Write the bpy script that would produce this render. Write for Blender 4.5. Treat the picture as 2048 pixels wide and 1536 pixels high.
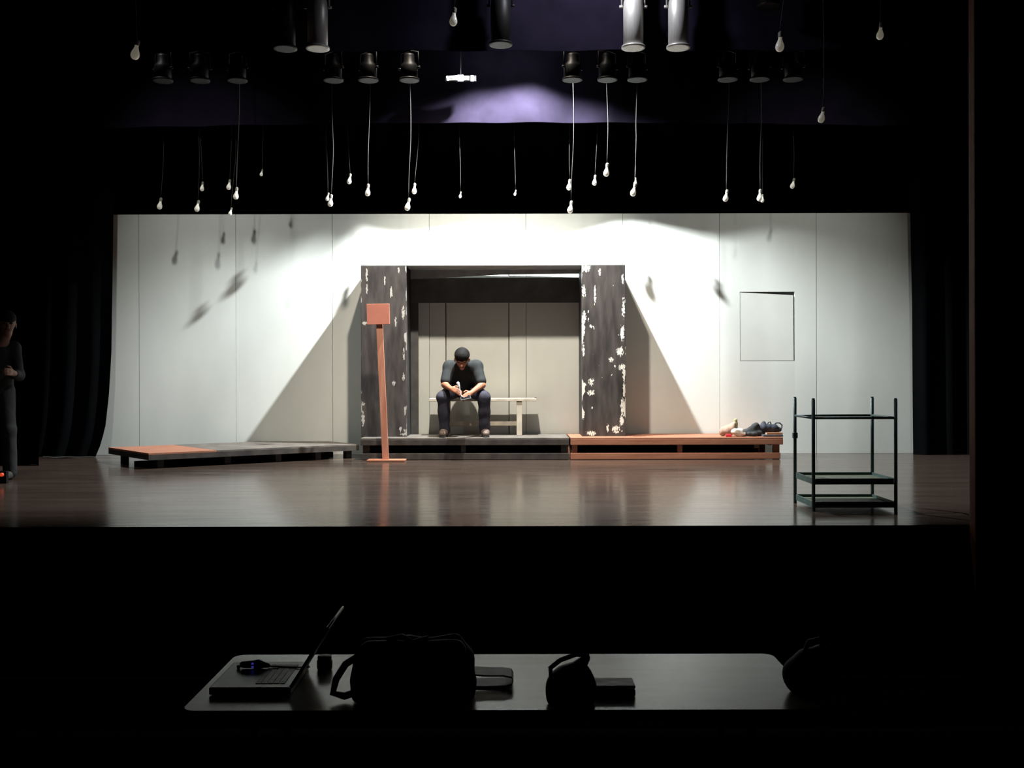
import bpy, bmesh, math, random
import numpy as np
from mathutils import Vector, Matrix, noise

for o in list(bpy.data.objects):
    bpy.data.objects.remove(o)
scene = bpy.context.scene
col = scene.collection
R = math.radians
PI = math.pi

# ------------------------------------------------------------------ camera
# stage floor is z = 0, the stage edge is 6.6 m and the set wall 12.6 m away
F = 2000.0
HOR = 750.0
EYE = 1.0
cam_d = bpy.data.cameras.new('camera')
cam_d.sensor_width = 36.0
cam_d.lens = 36.0 * F / 2048.0
cam_d.shift_y = -18.0 / 2048.0
cam_d.clip_end = 200
cam = bpy.data.objects.new('camera', cam_d)
cam.matrix_world = (Matrix.Translation((0, 0, EYE)) @ Matrix.Rotation(R(90), 4, 'X')
                    @ Matrix.Rotation(R(-0.13), 4, 'Z'))
col.objects.link(cam)
scene.camera = cam

# ------------------------------------------------------------------ world, exposure
w = bpy.data.worlds.new('world')
scene.world = w
w.use_nodes = True
w.node_tree.nodes['Background'].inputs[0].default_value = (0.6, 0.7, 1.0, 1)
w.node_tree.nodes['Background'].inputs[1].default_value = 0.0006
scene.view_settings.view_transform = 'Standard'
scene.view_settings.look = 'None'
scene.view_settings.exposure = 0.0
scene.view_settings.gamma = 1.0
scene.view_settings.use_curve_mapping = False


def at(px, py, d):
    """a point of the place from its picture position and its distance"""
    return Vector(((px - 1024) / F * d, d, EYE - (py - HOR) / F * d))


# ------------------------------------------------------------------ stage lamps
def spot(name, loc, target, watts, half, blend, color, size):
    l = bpy.data.lights.new(name, 'SPOT')
    l.energy = watts
    l.spot_size = R(half * 2)
    l.spot_blend = blend
    l.color = color
    l.shadow_soft_size = size
    o = bpy.data.objects.new(name, l)
    o.location = loc
    o.rotation_euler = (Vector(target) - Vector(loc)).to_track_quat('-Z', 'Y').to_euler()
    col.objects.link(o)
    return o


FLOOD = Vector((0.05, 11.42, 4.97))
KEY = Vector((-0.5, 9.1, 6.56))
WASH_L = Vector((-4.3, 9.3, 6.3))
WASH_R = Vector((4.2, 9.3, 6.3))
spot('flood_light', FLOOD, FLOOD + Vector((0, -0.462, -0.887)), 3800, 74, 0.32, (0.93, 0.98, 1.0), 0.035)
spot('key_light', KEY, (-0.15, 11.9, 0.3), 2350, 30, 0.9, (1.0, 0.89, 0.75), 0.10)
spot('wash_light', WASH_L, (-3.2, 12.6, 0.95), 480, 27, 1.0, (0.97, 1.0, 0.95), 0.10)
spot('wash_light', WASH_R, (3.0, 12.6, 0.95), 340, 27, 1.0, (0.97, 1.0, 0.92), 0.10)


# ------------------------------------------------------------------ materials
def mat(name, color, rough=0.6, metal=0.0, spec=0.5, var=0.0, scale=8.0, stretch=(1, 1, 1), bump=0.0,
        color2=None, emit=None, emit_s=0.0):
    m = bpy.data.materials.new(name)
    m.use_nodes = True
    nt = m.node_tree
    b = nt.nodes['Principled BSDF']
    b.inputs['Roughness'].default_value = rough
    b.inputs['Metallic'].default_value = metal
    b.inputs['Specular IOR Level'].default_value = spec
    c = (*color, 1)
    b.inputs['Base Color'].default_value = c
    if var > 0 or color2 or bump > 0:
        tc = nt.nodes.new('ShaderNodeTexCoord')
        mp = nt.nodes.new('ShaderNodeMapping')
        mp.inputs['Scale'].default_value = stretch
        nt.links.new(tc.outputs['Object'], mp.inputs['Vector'])
        n = nt.nodes.new('ShaderNodeTexNoise')
        n.inputs['Scale'].default_value = scale
        n.inputs['Detail'].default_value = 5
        nt.links.new(mp.outputs[0], n.inputs['Vector'])
        r = nt.nodes.new('ShaderNodeValToRGB')
        r.color_ramp.elements[0].position = 0.3
        r.color_ramp.elements[1].position = 0.7
        c2 = color2 or tuple(min(1, x * (1 + var)) for x in color)
        c1 = color if color2 else tuple(x * (1 - var) for x in color)
        r.color_ramp.elements[0].color = (*c1, 1)
        r.color_ramp.elements[1].color = (*c2, 1)
        nt.links.new(n.outputs['Fac'], r.inputs['Fac'])
        nt.links.new(r.outputs['Color'], b.inputs['Base Color'])
        if bump > 0:
            bp = nt.nodes.new('ShaderNodeBump')
            bp.inputs['Strength'].default_value = bump
            bp.inputs['Distance'].default_value = 0.01
            nt.links.new(n.outputs['Fac'], bp.inputs['Height'])
            nt.links.new(bp.outputs[0], b.inputs['Normal'])
    if emit:
        b.inputs['Emission Color'].default_value = (*emit, 1)
        b.inputs['Emission Strength'].default_value = emit_s
    return m


def peeling_mat(name, seed, amount, ew, spots, cpx, chip):
    """dark paint over white: chips along the two long edges, drips and specks"""
    m = bpy.data.materials.new(name)
    m.use_nodes = True
    nt = m.node_tree
    N = nt.nodes.new
    L = nt.links.new
    b = nt.nodes['Principled BSDF']
    tc = N('ShaderNodeTexCoord')

    def noise_(scale, stretch, detail=4, off=0.0):
        mp = N('ShaderNodeMapping')
        mp.inputs['Scale'].default_value = stretch
        mp.inputs['Location'].default_value = (seed + off, seed * 1.7 + off, seed * 0.6)
        L(tc.outputs['Object'], mp.inputs['Vector'])
        n = N('ShaderNodeTexNoise')
        n.inputs['Scale'].default_value = scale
        n.inputs['Detail'].default_value = detail
        L(mp.outputs[0], n.inputs['Vector'])
        return n.outputs['Fac']

    def math_(op, a, bb):
        n = N('ShaderNodeMath')
        n.operation = op
        for i, v in enumerate((a, bb)):
            if isinstance(v, (int, float)):
                n.inputs[i].default_value = v
            else:
                L(v, n.inputs[i])
        return n.outputs[0]

    sep = N('ShaderNodeSeparateXYZ')
    L(tc.outputs['Object'], sep.inputs[0])
    ax = math_('ABSOLUTE', sep.outputs['X'], 0)
    edge = math_('POWER', math_('MULTIPLY', ax, 1 / 0.27), 9.0)      # 1 at the long edges
    chips = noise_(7, (1.2, 1, 0.55))
    specks = noise_(22, (1.0, 1, 0.5), 2, 5)
    a = math_('GREATER_THAN', math_('ADD', chips, math_('MULTIPLY', edge, ew)), 0.745 - amount)
    c = math_('GREATER_THAN', math_('MULTIPLY', specks, math_('ADD', chips, 0.5)), 0.80 - amount)
    mask = math_('MAXIMUM', a, c)
    rag = math_('MULTIPLY', math_('SUBTRACT', noise_(55, (1.3, 1, 0.6), 4, 2), 0.5), 7.0)
    for px, py, rx, rz in spots:                       # the big chips one can pick out
        kx = 12.03 / F
        ddx = math_('MULTIPLY', math_('SUBTRACT', sep.outputs['X'], (px - cpx) * kx), 1 / (rx * kx))
        ddz = math_('MULTIPLY', math_('SUBTRACT', sep.outputs['Z'], (873 - py) * kx), 1 / (rz * kx))
        rr = math_('ADD', math_('MULTIPLY', ddx, ddx), math_('MULTIPLY', ddz, ddz))
        mask = math_('MAXIMUM', mask, math_('LESS_THAN', math_('ADD', rr, rag), 1.0))
    dark = N('ShaderNodeValToRGB')
    dark.color_ramp.elements[0].position = 0.35
    dark.color_ramp.elements[1].position = 0.70
    dark.color_ramp.elements[0].color = (0.020, 0.016, 0.0145, 1)
    dark.color_ramp.elements[1].color = (0.066, 0.054, 0.048, 1)
    L(noise_(5, (2.5, 1, 0.5), 6, 9), dark.inputs['Fac'])
    mix = N('ShaderNodeMix')
    mix.data_type = 'RGBA'
    L(mask, mix.inputs['Factor'])
    L(dark.outputs['Color'], mix.inputs[6])
    mix.inputs[7].default_value = (*chip, 1)
    L(mix.outputs[2], b.inputs['Base Color'])
    b.inputs['Roughness'].default_value = 0.6
    return m


def floor_mat():
    m = mat('stage_floor', (0.050, 0.035, 0.027), 0.24, 0, 0.5, 0.25, 2.2, (0.35, 3.0, 1), 0.0)
    nt = m.node_tree
    b = nt.nodes['Principled BSDF']
    tc = nt.nodes.new('ShaderNodeTexCoord')
    mp = nt.nodes.new('ShaderNodeMapping')
    mp.inputs['Scale'].default_value = (0.5, 5, 1)
    nt.links.new(tc.outputs['Object'], mp.inputs[0])
    n = nt.nodes.new('ShaderNodeTexNoise')
    n.inputs['Scale'].default_value = 3
    n.inputs['Detail'].default_value = 6
    nt.links.new(mp.outputs[0], n.inputs['Vector'])
    r = nt.nodes.new('ShaderNodeMapRange')
    r.inputs['From Min'].default_value = 0.3
    r.inputs['From Max'].default_value = 0.7
    r.inputs['To Min'].default_value = 0.13
    r.inputs['To Max'].default_value = 0.22
    nt.links.new(n.outputs['Fac'], r.inputs['Value'])
    nt.links.new(r.outputs[0], b.inputs['Roughness'])
    return m


M = dict(
    floor=floor_mat(),
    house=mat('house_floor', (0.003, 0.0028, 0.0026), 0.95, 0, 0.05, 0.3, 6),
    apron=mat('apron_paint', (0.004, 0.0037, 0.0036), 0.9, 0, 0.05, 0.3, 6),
    wall=mat('wall_paint', (0.66, 0.68, 0.64), 0.75, 0, 0.2, 0.06, 1.6, (1, 1, 0.5)),
    wall_door=mat('door_paint', (0.63, 0.645, 0.60), 0.75, 0, 0.2, 0.05, 1.6),
    gap=mat('gap_dark', (0.09, 0.09, 0.085), 0.9, 0, 0.1, 0.1, 5),
    velvet=mat('black_velvet', (0.0012, 0.0015, 0.0018), 0.95, 0, 0.05, 0.2, 5),
    purple=mat('purple_border', (0.0085, 0.0066, 0.0135), 0.95, 0, 0.05, 0.25, 4),
    pillar_l=peeling_mat('peeling_paint_dense', 3.1, -0.005, 0.20, [
        (726, 837, 3, 13), (726, 807, 3, 3), (807, 625, 3, 11), (783, 585, 2, 11), (792, 643, 2, 9), (787, 765, 3, 5), (807, 753, 2, 7),
        (798, 539, 2, 6), (734, 548, 1.8, 13), (808, 868, 6, 2.5), (801, 858, 2, 6), (729, 646, 4, 3), (734, 578, 1.6, 9), (808, 709, 1.8, 11),
        (770, 560, 1.5, 8), (810, 820, 1.8, 9)], 767.5, (0.36, 0.34, 0.31)),
    pillar_r=peeling_mat('peeling_paint_chipped', 11.4, 0.02, 0.28, [
        (1240, 703, 6, 8), (1244, 735, 6, 6), (1182, 764, 5, 6), (1182, 786, 6, 5), (1168, 634, 4, 11), (1168, 583, 3.5, 11), (1167, 655, 3, 15),
        (1171, 537, 9, 6), (1190, 590, 1.6, 19), (1245, 667, 3.5, 15), (1231, 859, 7, 6), (1182, 867, 8, 4), (1215, 856, 2, 7), (1245, 816, 3.5, 17),
        (1243, 843, 3.5, 9), (1222, 720, 4, 4), (1184, 816, 2.5, 2.5), (1166, 828, 2.5, 9), (1248, 747, 2.5, 15), (1248, 780, 2.5, 15), (1247, 620, 2.5, 14),
        (1167, 700, 2, 12), (1200, 545, 2, 8), (1246, 560, 2, 10)], 1207.5, (0.70, 0.68, 0.60)),
    frame=mat('frame_paint', (0.10, 0.10, 0.10), 0.7, 0, 0.3, 0.25, 5),
    black=mat('black_paint', (0.018, 0.018, 0.020), 0.6, 0, 0.4, 0.3, 7),
    roof=mat('roof_board', (0.34, 0.35, 0.35), 0.7, 0, 0.3, 0.2, 5),
    deck=mat('worn_dark_deck', (0.06, 0.054, 0.048), 0.6, 0, 0.4, 0.0, 5, (1, 2, 1), 0.0, (0.15, 0.13, 0.11)),
    dframe=mat('dark_frame', (0.026, 0.023, 0.021), 0.7, 0, 0.3, 0.0, 7, (1, 1, 1), 0.0, (0.065, 0.054, 0.046)),
    orange=mat('raw_pine', (0.25, 0.095, 0.053), 0.6, 0, 0.3, 0.0, 3, (1, 8, 8), 0.0, (0.35, 0.155, 0.092)),
    orange2=mat('raw_pine_post', (0.40, 0.155, 0.10), 0.6, 0, 0.3, 0.0, 3, (6, 6, 0.7), 0.0, (0.52, 0.25, 0.17)),
    sign=mat('sign_board', (0.48, 0.18, 0.125), 0.65, 0, 0.3, 0.06, 6),
    bench=mat('bench_paint', (0.44, 0.39, 0.31), 0.6, 0, 0.3, 0.15, 9),
    rack=mat('rack_green', (0.055, 0.105, 0.095), 0.45, 0.2, 0.5, 0.25, 12),
    shelf=mat('rack_shelf', (0.070, 0.082, 0.050), 0.5, 0.1, 0.5, 0.25, 9),
    glass=mat('frosted_bulb', (0.86, 0.84, 0.76), 0.25, 0, 0.5, 0.03, 20, emit=(1.0, 0.9, 0.68), emit_s=0.10),  # faint emission added so bulbs the lamps barely reach still look bright
    socket=mat('bulb_socket', (0.25, 0.24, 0.20), 0.5, 0, 0.5, 0.1, 20),
    cord=mat('cord_grey', (0.038, 0.037, 0.033), 0.6, 0, 0.4, 0.1, 20),
    lantern=mat('black_lantern', (0.0035, 0.0035, 0.0037), 0.5, 0.0, 0.15, 0.2, 9),
    rim=mat('lantern_rim', (0.006, 0.0058, 0.0055), 0.5, 0.0, 0.2, 0.2, 9),
    silver=mat('brushed_aluminium', (0.50, 0.48, 0.44), 0.42, 0.35, 0.5, 0.1, 9, (6, 6, 1)),
    lens=mat('lens_glass', (0.010, 0.011, 0.013), 0.15, 0, 0.25, 0.05, 4),
    tube=mat('lit_tube', (1, 1, 1), 0.3, 0, 0.5, 0, 1, emit=(0.93, 0.96, 1.0), emit_s=26.0),
    tube2=mat('lit_reflector', (0.9, 0.9, 0.9), 0.3, 0, 0.5, 0, 1, emit=(1.0, 0.93, 0.85), emit_s=0.5),
    skin=mat('skin', (0.33, 0.135, 0.075), 0.55, 0, 0.4, 0.08, 14),
    skin2=mat('skin_brown', (0.20, 0.10, 0.065), 0.55, 0, 0.4, 0.08, 14),
    shirt=mat('dark_shirt', (0.024, 0.027, 0.028), 0.85, 0, 0.2, 0.2, 12, (1, 1, 1), 0.3),
    jeans=mat('dark_jeans', (0.036, 0.036, 0.050), 0.85, 0, 0.2, 0.3, 14, (1, 1, 1), 0.3),
    hair=mat('dark_hair', (0.007, 0.0065, 0.0065), 0.8, 0, 0.15, 0.3, 60, (1, 1, 1), 0.4),
    eye=mat('eye_dark', (0.01, 0.008, 0.007), 0.3, 0, 0.5, 0.1, 30),
    lip=mat('lip', (0.22, 0.07, 0.05), 0.5, 0, 0.4, 0.1, 30),
    shoe=mat('brown_shoe', (0.13, 0.095, 0.075), 0.6, 0, 0.4, 0.2, 20),
    sole=mat('shoe_sole', (0.03, 0.025, 0.022), 0.7, 0, 0.3, 0.2, 20),
    white=mat('white_plastic', (0.85, 0.86, 0.88), 0.4, 0, 0.5, 0.02, 20),
    phone=mat('dark_phone', (0.06, 0.06, 0.065), 0.25, 0, 0.5, 0.1, 20),
    sack=mat('pale_sack', (0.38, 0.25, 0.19), 0.8, 0, 0.2, 0.2, 16, (1, 1, 1), 0.4),
    sacktip=mat('olive_tie', (0.34, 0.33, 0.16), 0.8, 0, 0.2, 0.2, 20),
    red=mat('red_plastic', (0.60, 0.03, 0.05), 0.45, 0, 0.5, 0.1, 20),
    cloth=mat('white_cloth', (0.60, 0.57, 0.49), 0.85, 0, 0.2, 0.1, 18, (1, 1, 1), 0.4),
    jacket=mat('charcoal_cloth', (0.045, 0.048, 0.050), 0.85, 0, 0.2, 0.3, 18, (1, 1, 1), 0.5),
    bag=mat('navy_bag', (0.030, 0.036, 0.052), 0.7, 0, 0.3, 0.25, 14, (1, 1, 1), 0.4),
    book=mat('tan_book', (0.36, 0.17, 0.09), 0.7, 0, 0.3, 0.1, 14),
    gbook=mat('grey_folder', (0.07, 0.075, 0.09), 0.6, 0, 0.3, 0.1, 14),
    table=mat('table_laminate', (0.19, 0.17, 0.132), 0.27, 0, 0.5, 0.12, 3, (0.6, 4, 1)),
    tlegs=mat('table_steel', (0.006, 0.006, 0.006), 0.6, 0.0, 0.2, 0.1, 9),
    nylon=mat('black_nylon', (0.010, 0.010, 0.010), 0.75, 0, 0.3, 0.3, 16, (1, 1, 1), 0.4),
    leather=mat('dark_leather', (0.022, 0.019, 0.016), 0.5, 0, 0.4, 0.3, 16, (1, 1, 1), 0.4),
    buckle=mat('buckle', (0.30, 0.28, 0.22), 0.4, 0.5, 0.5, 0.1, 16),
    lapdeck=mat('laptop_deck', (0.19, 0.20, 0.195), 0.4, 0.2, 0.5, 0.1, 10),
    lapkey=mat('laptop_keys', (0.14, 0.145, 0.14), 0.5, 0, 0.5, 0.1, 10),
    lapdark=mat('laptop_shell', (0.012, 0.012, 0.012), 0.5, 0, 0.4, 0.2, 10),
    laprim=mat('laptop_rim', (0.32, 0.31, 0.27), 0.4, 0.3, 0.5, 0.1, 10),
    led=mat('blue_led', (0.05, 0.05, 0.4), 0.4, 0, 0.5, 0, 1, emit=(0.10, 0.10, 1.0), emit_s=0.22),
    redled=mat('red_led', (0.4, 0.05, 0.02), 0.4, 0, 0.5, 0, 1, emit=(1.0, 0.10, 0.03), emit_s=0.45),
    maroon=mat('proscenium_maroon', (0.12, 0.042, 0.014), 0.7, 0, 0.3, 0.2, 2),
    brown=mat('proscenium_moulding', (0.10, 0.055, 0.03), 0.6, 0, 0.4, 0.2, 2),
    dkred=mat('proscenium_panel', (0.03, 0.010, 0.007), 0.8, 0, 0.2, 0.2, 2),
)


# ------------------------------------------------------------------ helpers
def link(me, name, m, parent=None, loc=None, smooth=False):
    o = bpy.data.objects.new(name, me)
    col.objects.link(o)
    if m is not None:
        me.materials.append(m)
    if smooth:
        me.polygons.foreach_set('use_smooth', [True] * len(me.polygons))
    if parent:
        o.parent = parent
    if loc is not None:
        o.location = loc
    return o


def mesh_from(verts, faces, name='m'):
    me = bpy.data.meshes.new(name)
    me.from_pydata([tuple(v) for v in verts], [], faces)
    me.update()
    return me


def box_me(sx, sy, sz, bev=0.0, org=(0, 0, 0), base=False, name='box'):
    """box sx, sy, sz; base=True puts z=0 at its bottom"""
    bm = bmesh.new()
    bmesh.ops.create_cube(bm, size=1)
    for v in bm.verts:
        v.co = Vector((v.co.x * sx + org[0], v.co.y * sy + org[1], v.co.z * sz + org[2] + (sz / 2 if base else 0)))
    if bev > 0:
        bmesh.ops.bevel(bm, geom=list(bm.edges), offset=bev, segments=2, affect='EDGES', profile=0.6)
    me = bpy.data.meshes.new(name)
    bm.to_mesh(me)
    bm.free()
    return me


def box(name, m, parent, c, s, bev=0.0, rot=None):
    o = link(box_me(*s, bev), name, m, parent, c)
    if rot:
        o.rotation_euler = rot
    return o


def bbox(name, m, parent, x0, x1, y0, y1, z0, z1, bev=0.0):
    return box(name, m, parent, ((x0 + x1) / 2, (y0 + y1) / 2, (z0 + z1) / 2), (x1 - x0, y1 - y0, z1 - z0), bev)


def tube_me(pts, rad, n=8, cap=True, name='tube'):
    pts = [Vector(p) for p in pts]
    rads = rad if isinstance(rad, (list, tuple)) else [rad] * len(pts)
    vs, fs = [], []
    up = None
    for i, p in enumerate(pts):
        t = (pts[min(i + 1, len(pts) - 1)] - pts[max(i - 1, 0)]).normalized()
        if up is None:
            a = Vector((0, 0, 1)) if abs(t.z) < 0.9 else Vector((1, 0, 0))
            up = t.cross(a).normalized()
        up = (up - t * up.dot(t)).normalized()
        b = t.cross(up)
        for k in range(n):
            a = 2 * PI * k / n
            vs.append(p + (up * math.cos(a) + b * math.sin(a)) * rads[i])
    for i in range(len(pts) - 1):
        for k in range(n):
            fs.append((i * n + k, i * n + (k + 1) % n, (i + 1) * n + (k + 1) % n, (i + 1) * n + k))
    if cap:
        fs.append(tuple(range(n))[::-1])
        fs.append(tuple((len(pts) - 1) * n + k for k in range(n)))
    return mesh_from(vs, fs, name)


def tube(name, m, parent, pts, rad, n=8, loc=None):
    return link(tube_me(pts, rad, n), name, m, parent, loc, smooth=True)


def lathe_me(prof, n=20, name='lathe'):
    """prof: (radius, z) pairs turned about z"""
    vs, fs = [], []
    for r, z in prof:
        for k in range(n):
            a = 2 * PI * k / n
            vs.append((r * math.cos(a), r * math.sin(a), z))
    for i in range(len(prof) - 1):
        for k in range(n):
            fs.append((i * n + k, i * n + (k + 1) % n, (i + 1) * n + (k + 1) % n, (i + 1) * n + k))
    if prof[0][0] > 1e-4:
        fs.append(tuple(range(n))[::-1])
    if prof[-1][0] > 1e-4:
        fs.append(tuple((len(prof) - 1) * n + k for k in range(n)))
    return mesh_from(vs, fs, name)


def lathe(name, m, parent, prof, n=20, loc=None):
    return link(lathe_me(prof, n), name, m, parent, loc, smooth=True)


def tag(o, label=None, cat=None, group=None, kind=None):
    if label:
        o['label'] = label
    if cat:
        o['category'] = cat
    if group:
        o['group'] = group
    if kind:
        o['kind'] = kind
    return o


def thing(name, loc, label, cat, group=None, rz=0.0):
    o = bpy.data.objects.new(name, None)
    o.empty_display_size = 0.1
    o.location = loc
    o.rotation_euler = (0, 0, rz)
    col.objects.link(o)
    return tag(o, label, cat, group)


def copy_tree(o, parent=None):
    c = o.copy()
    col.objects.link(c)
    if parent:
        c.parent = parent
    for ch in [x for x in bpy.data.objects if x.parent == o]:
        copy_tree(ch, c)
    return c


def smin(a, b, k):
    h = np.clip(0.5 + 0.5 * (b - a) / k, 0, 1)
    return b + (a - b) * h - k * h * (1 - h)


def blob_me(prims, vox, k, wob=0.0, wscale=10.0, seed=0):
    """one closed skin round tapered capsules (p, q, rp, rq[, k]) by surface nets"""
    P = np.array([[*p[0], *p[1], p[2], p[3]] for p in prims], float)
    rmax = P[:, 6:8].max(1)
    lo = np.minimum(P[:, 0:3], P[:, 3:6]) - rmax[:, None]
    hi = np.maximum(P[:, 0:3], P[:, 3:6]) + rmax[:, None]
    mg = 4 * vox + k * 0.3 + wob
    o0 = lo.min(0) - mg
    dims = np.ceil((hi.max(0) + mg - o0) / vox).astype(int) + 1
    fld = np.full(dims, 1.0, np.float32)
    for i, p in enumerate(prims):
        kk = p[4] if len(p) > 4 else k
        a = np.maximum(((lo[i] - 2 * kk - 3 * vox - o0) / vox).astype(int), 0)
        b = np.minimum(((hi[i] + 2 * kk + 3 * vox - o0) / vox).astype(int) + 2, dims)
        gx, gy, gz = np.meshgrid(*[o0[j] + vox * np.arange(a[j], b[j]) for j in range(3)], indexing='ij')
        A = P[i, 0:3]
        B = P[i, 3:6]
        d = B - A
        L2 = max(float(d @ d), 1e-9)
        t = np.clip(((gx - A[0]) * d[0] + (gy - A[1]) * d[1] + (gz - A[2]) * d[2]) / L2, 0, 1)
        dist = np.sqrt((gx - A[0] - t * d[0]) ** 2 + (gy - A[1] - t * d[1]) ** 2 + (gz - A[2] - t * d[2]) ** 2)
        dist = dist - (p[2] + (p[3] - p[2]) * t)
        sl = tuple(slice(a[j], b[j]) for j in range(3))
        fld[sl] = smin(fld[sl], dist.astype(np.float32), kk)
    if wob > 0:
        ax = [o0[j] + vox * np.arange(dims[j]) for j in range(3)]
        gx, gy, gz = np.meshgrid(*ax, indexing='ij')
        rng = np.random.RandomState(seed)
        s = 0
        for q in range(5):
            d = rng.normal(size=3)
            d /= np.linalg.norm(d)
            f = wscale * (1 + 0.45 * q)
            s = s + np.sin((gx * d[0] + gy * d[1] + gz * d[2]) * f + rng.uniform(0, 6.28)) / (1 + 0.4 * q)
        fld = fld + (wob * s / 2.2).astype(np.float32)
    ins = fld < 0
    c = np.zeros(np.array(dims) - 1, np.int8)
    for dx in (0, 1):
        for dy in (0, 1):
            for dz in (0, 1):
                c += ins[dx:dims[0] - 1 + dx, dy:dims[1] - 1 + dy, dz:dims[2] - 1 + dz]
    act = (c > 0) & (c < 8)
    idx = np.full(act.shape, -1, np.int64)
    cells = np.argwhere(act)
    idx[act] = np.arange(len(cells))
    acc = np.zeros((len(cells), 3))
    cnt = np.zeros(len(cells))
    for axis in range(3):
        o1, o2 = [j for j in range(3) if j != axis]
        for u in (0, 1):
            for v in (0, 1):
                s0 = np.zeros(3, int)
                s0[o1] = u
                s0[o2] = v
                s1 = s0.copy()
                s1[axis] = 1
                f0 = fld[tuple((cells + s0).T)]
                f1 = fld[tuple((cells + s1).T)]
                x = (f0 < 0) != (f1 < 0)
                t = np.where(x, f0 / np.where(x, f0 - f1, 1), 0)
                pt = cells + s0 + (s1 - s0) * t[:, None]
                acc[x] += pt[x]
                cnt[x] += 1
    vs = o0 + vox * acc / cnt[:, None]
    quads = []
    for axis in range(3):
        o1, o2 = (axis + 1) % 3, (axis + 2) % 3
        s = [slice(1, dims[j] - 1) for j in range(3)]
        s[axis] = slice(0, dims[axis] - 1)
        n = list(s)
        n[axis] = slice(1, dims[axis])
        f0 = ins[tuple(s)]
        f1 = ins[tuple(n)]
        for flip, mask in ((False, f0 & ~f1), (True, ~f0 & f1)):
            e = np.argwhere(mask)
            if not len(e):
                continue
            e = e + np.array([0 if j == axis else 1 for j in range(3)])
            u = np.zeros(3, int)
            u[o1] = 1
            v = np.zeros(3, int)
            v[o2] = 1
            q = np.stack([idx[tuple((e - u - v).T)], idx[tuple((e - v).T)], idx[tuple(e.T)], idx[tuple((e - u).T)]], 1)
            if flip:
                q = q[:, ::-1]
            quads.append(q)
    q = np.concatenate(quads)
    q = q[(q >= 0).all(1)]
    me = bpy.data.meshes.new('blob')
    me.from_pydata(vs.tolist(), [], q.tolist())
    me.update()
    return me


def blob(name, m, parent, prims, vox=0.01, k=0.03, wob=0.0, wscale=10.0, seed=0, loc=None, flat=None):
    o = link(blob_me(prims, vox, k, wob, wscale, seed), name, m, parent, loc, smooth=True)
    if flat is not None:                               # sits on its flattened underside
        for v in o.data.vertices:
            v.co.z = max(v.co.z, flat)
    return o


ORD = ['first', 'second', 'third', 'fourth', 'fifth', 'sixth', 'seventh', 'eighth', 'ninth', 'tenth', 'eleventh',
       'twelfth', 'thirteenth', 'fourteenth', 'fifteenth', 'sixteenth', 'seventeenth', 'eighteenth', 'nineteenth',
       'twentieth', 'twenty-first', 'twenty-second', 'twenty-third', 'twenty-fourth', 'twenty-fifth',
       'twenty-sixth', 'twenty-seventh', 'twenty-eighth', 'twenty-ninth', 'thirtieth']

# ------------------------------------------------------------------ the setting
STAGE_Y = 6.62
WALL_Y = 12.62
PLAT_Z = 0.26
S = F / WALL_Y      # picture pixels in a metre at the wall


def wx(px):
    return (px - 1024) / S


def wz(py):
    return EYE + (HOR - py) / S


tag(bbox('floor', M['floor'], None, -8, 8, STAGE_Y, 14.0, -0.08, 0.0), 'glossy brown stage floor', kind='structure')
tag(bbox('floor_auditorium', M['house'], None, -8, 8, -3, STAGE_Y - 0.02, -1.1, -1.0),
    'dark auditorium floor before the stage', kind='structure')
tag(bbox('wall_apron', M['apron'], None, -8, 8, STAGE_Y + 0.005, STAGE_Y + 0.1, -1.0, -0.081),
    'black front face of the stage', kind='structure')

tag(bbox('ceiling', M['apron'], None, -8, 8, -3, 14.0, 8.0, 8.1), 'black ceiling high over stage and auditorium', kind='structure')

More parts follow.
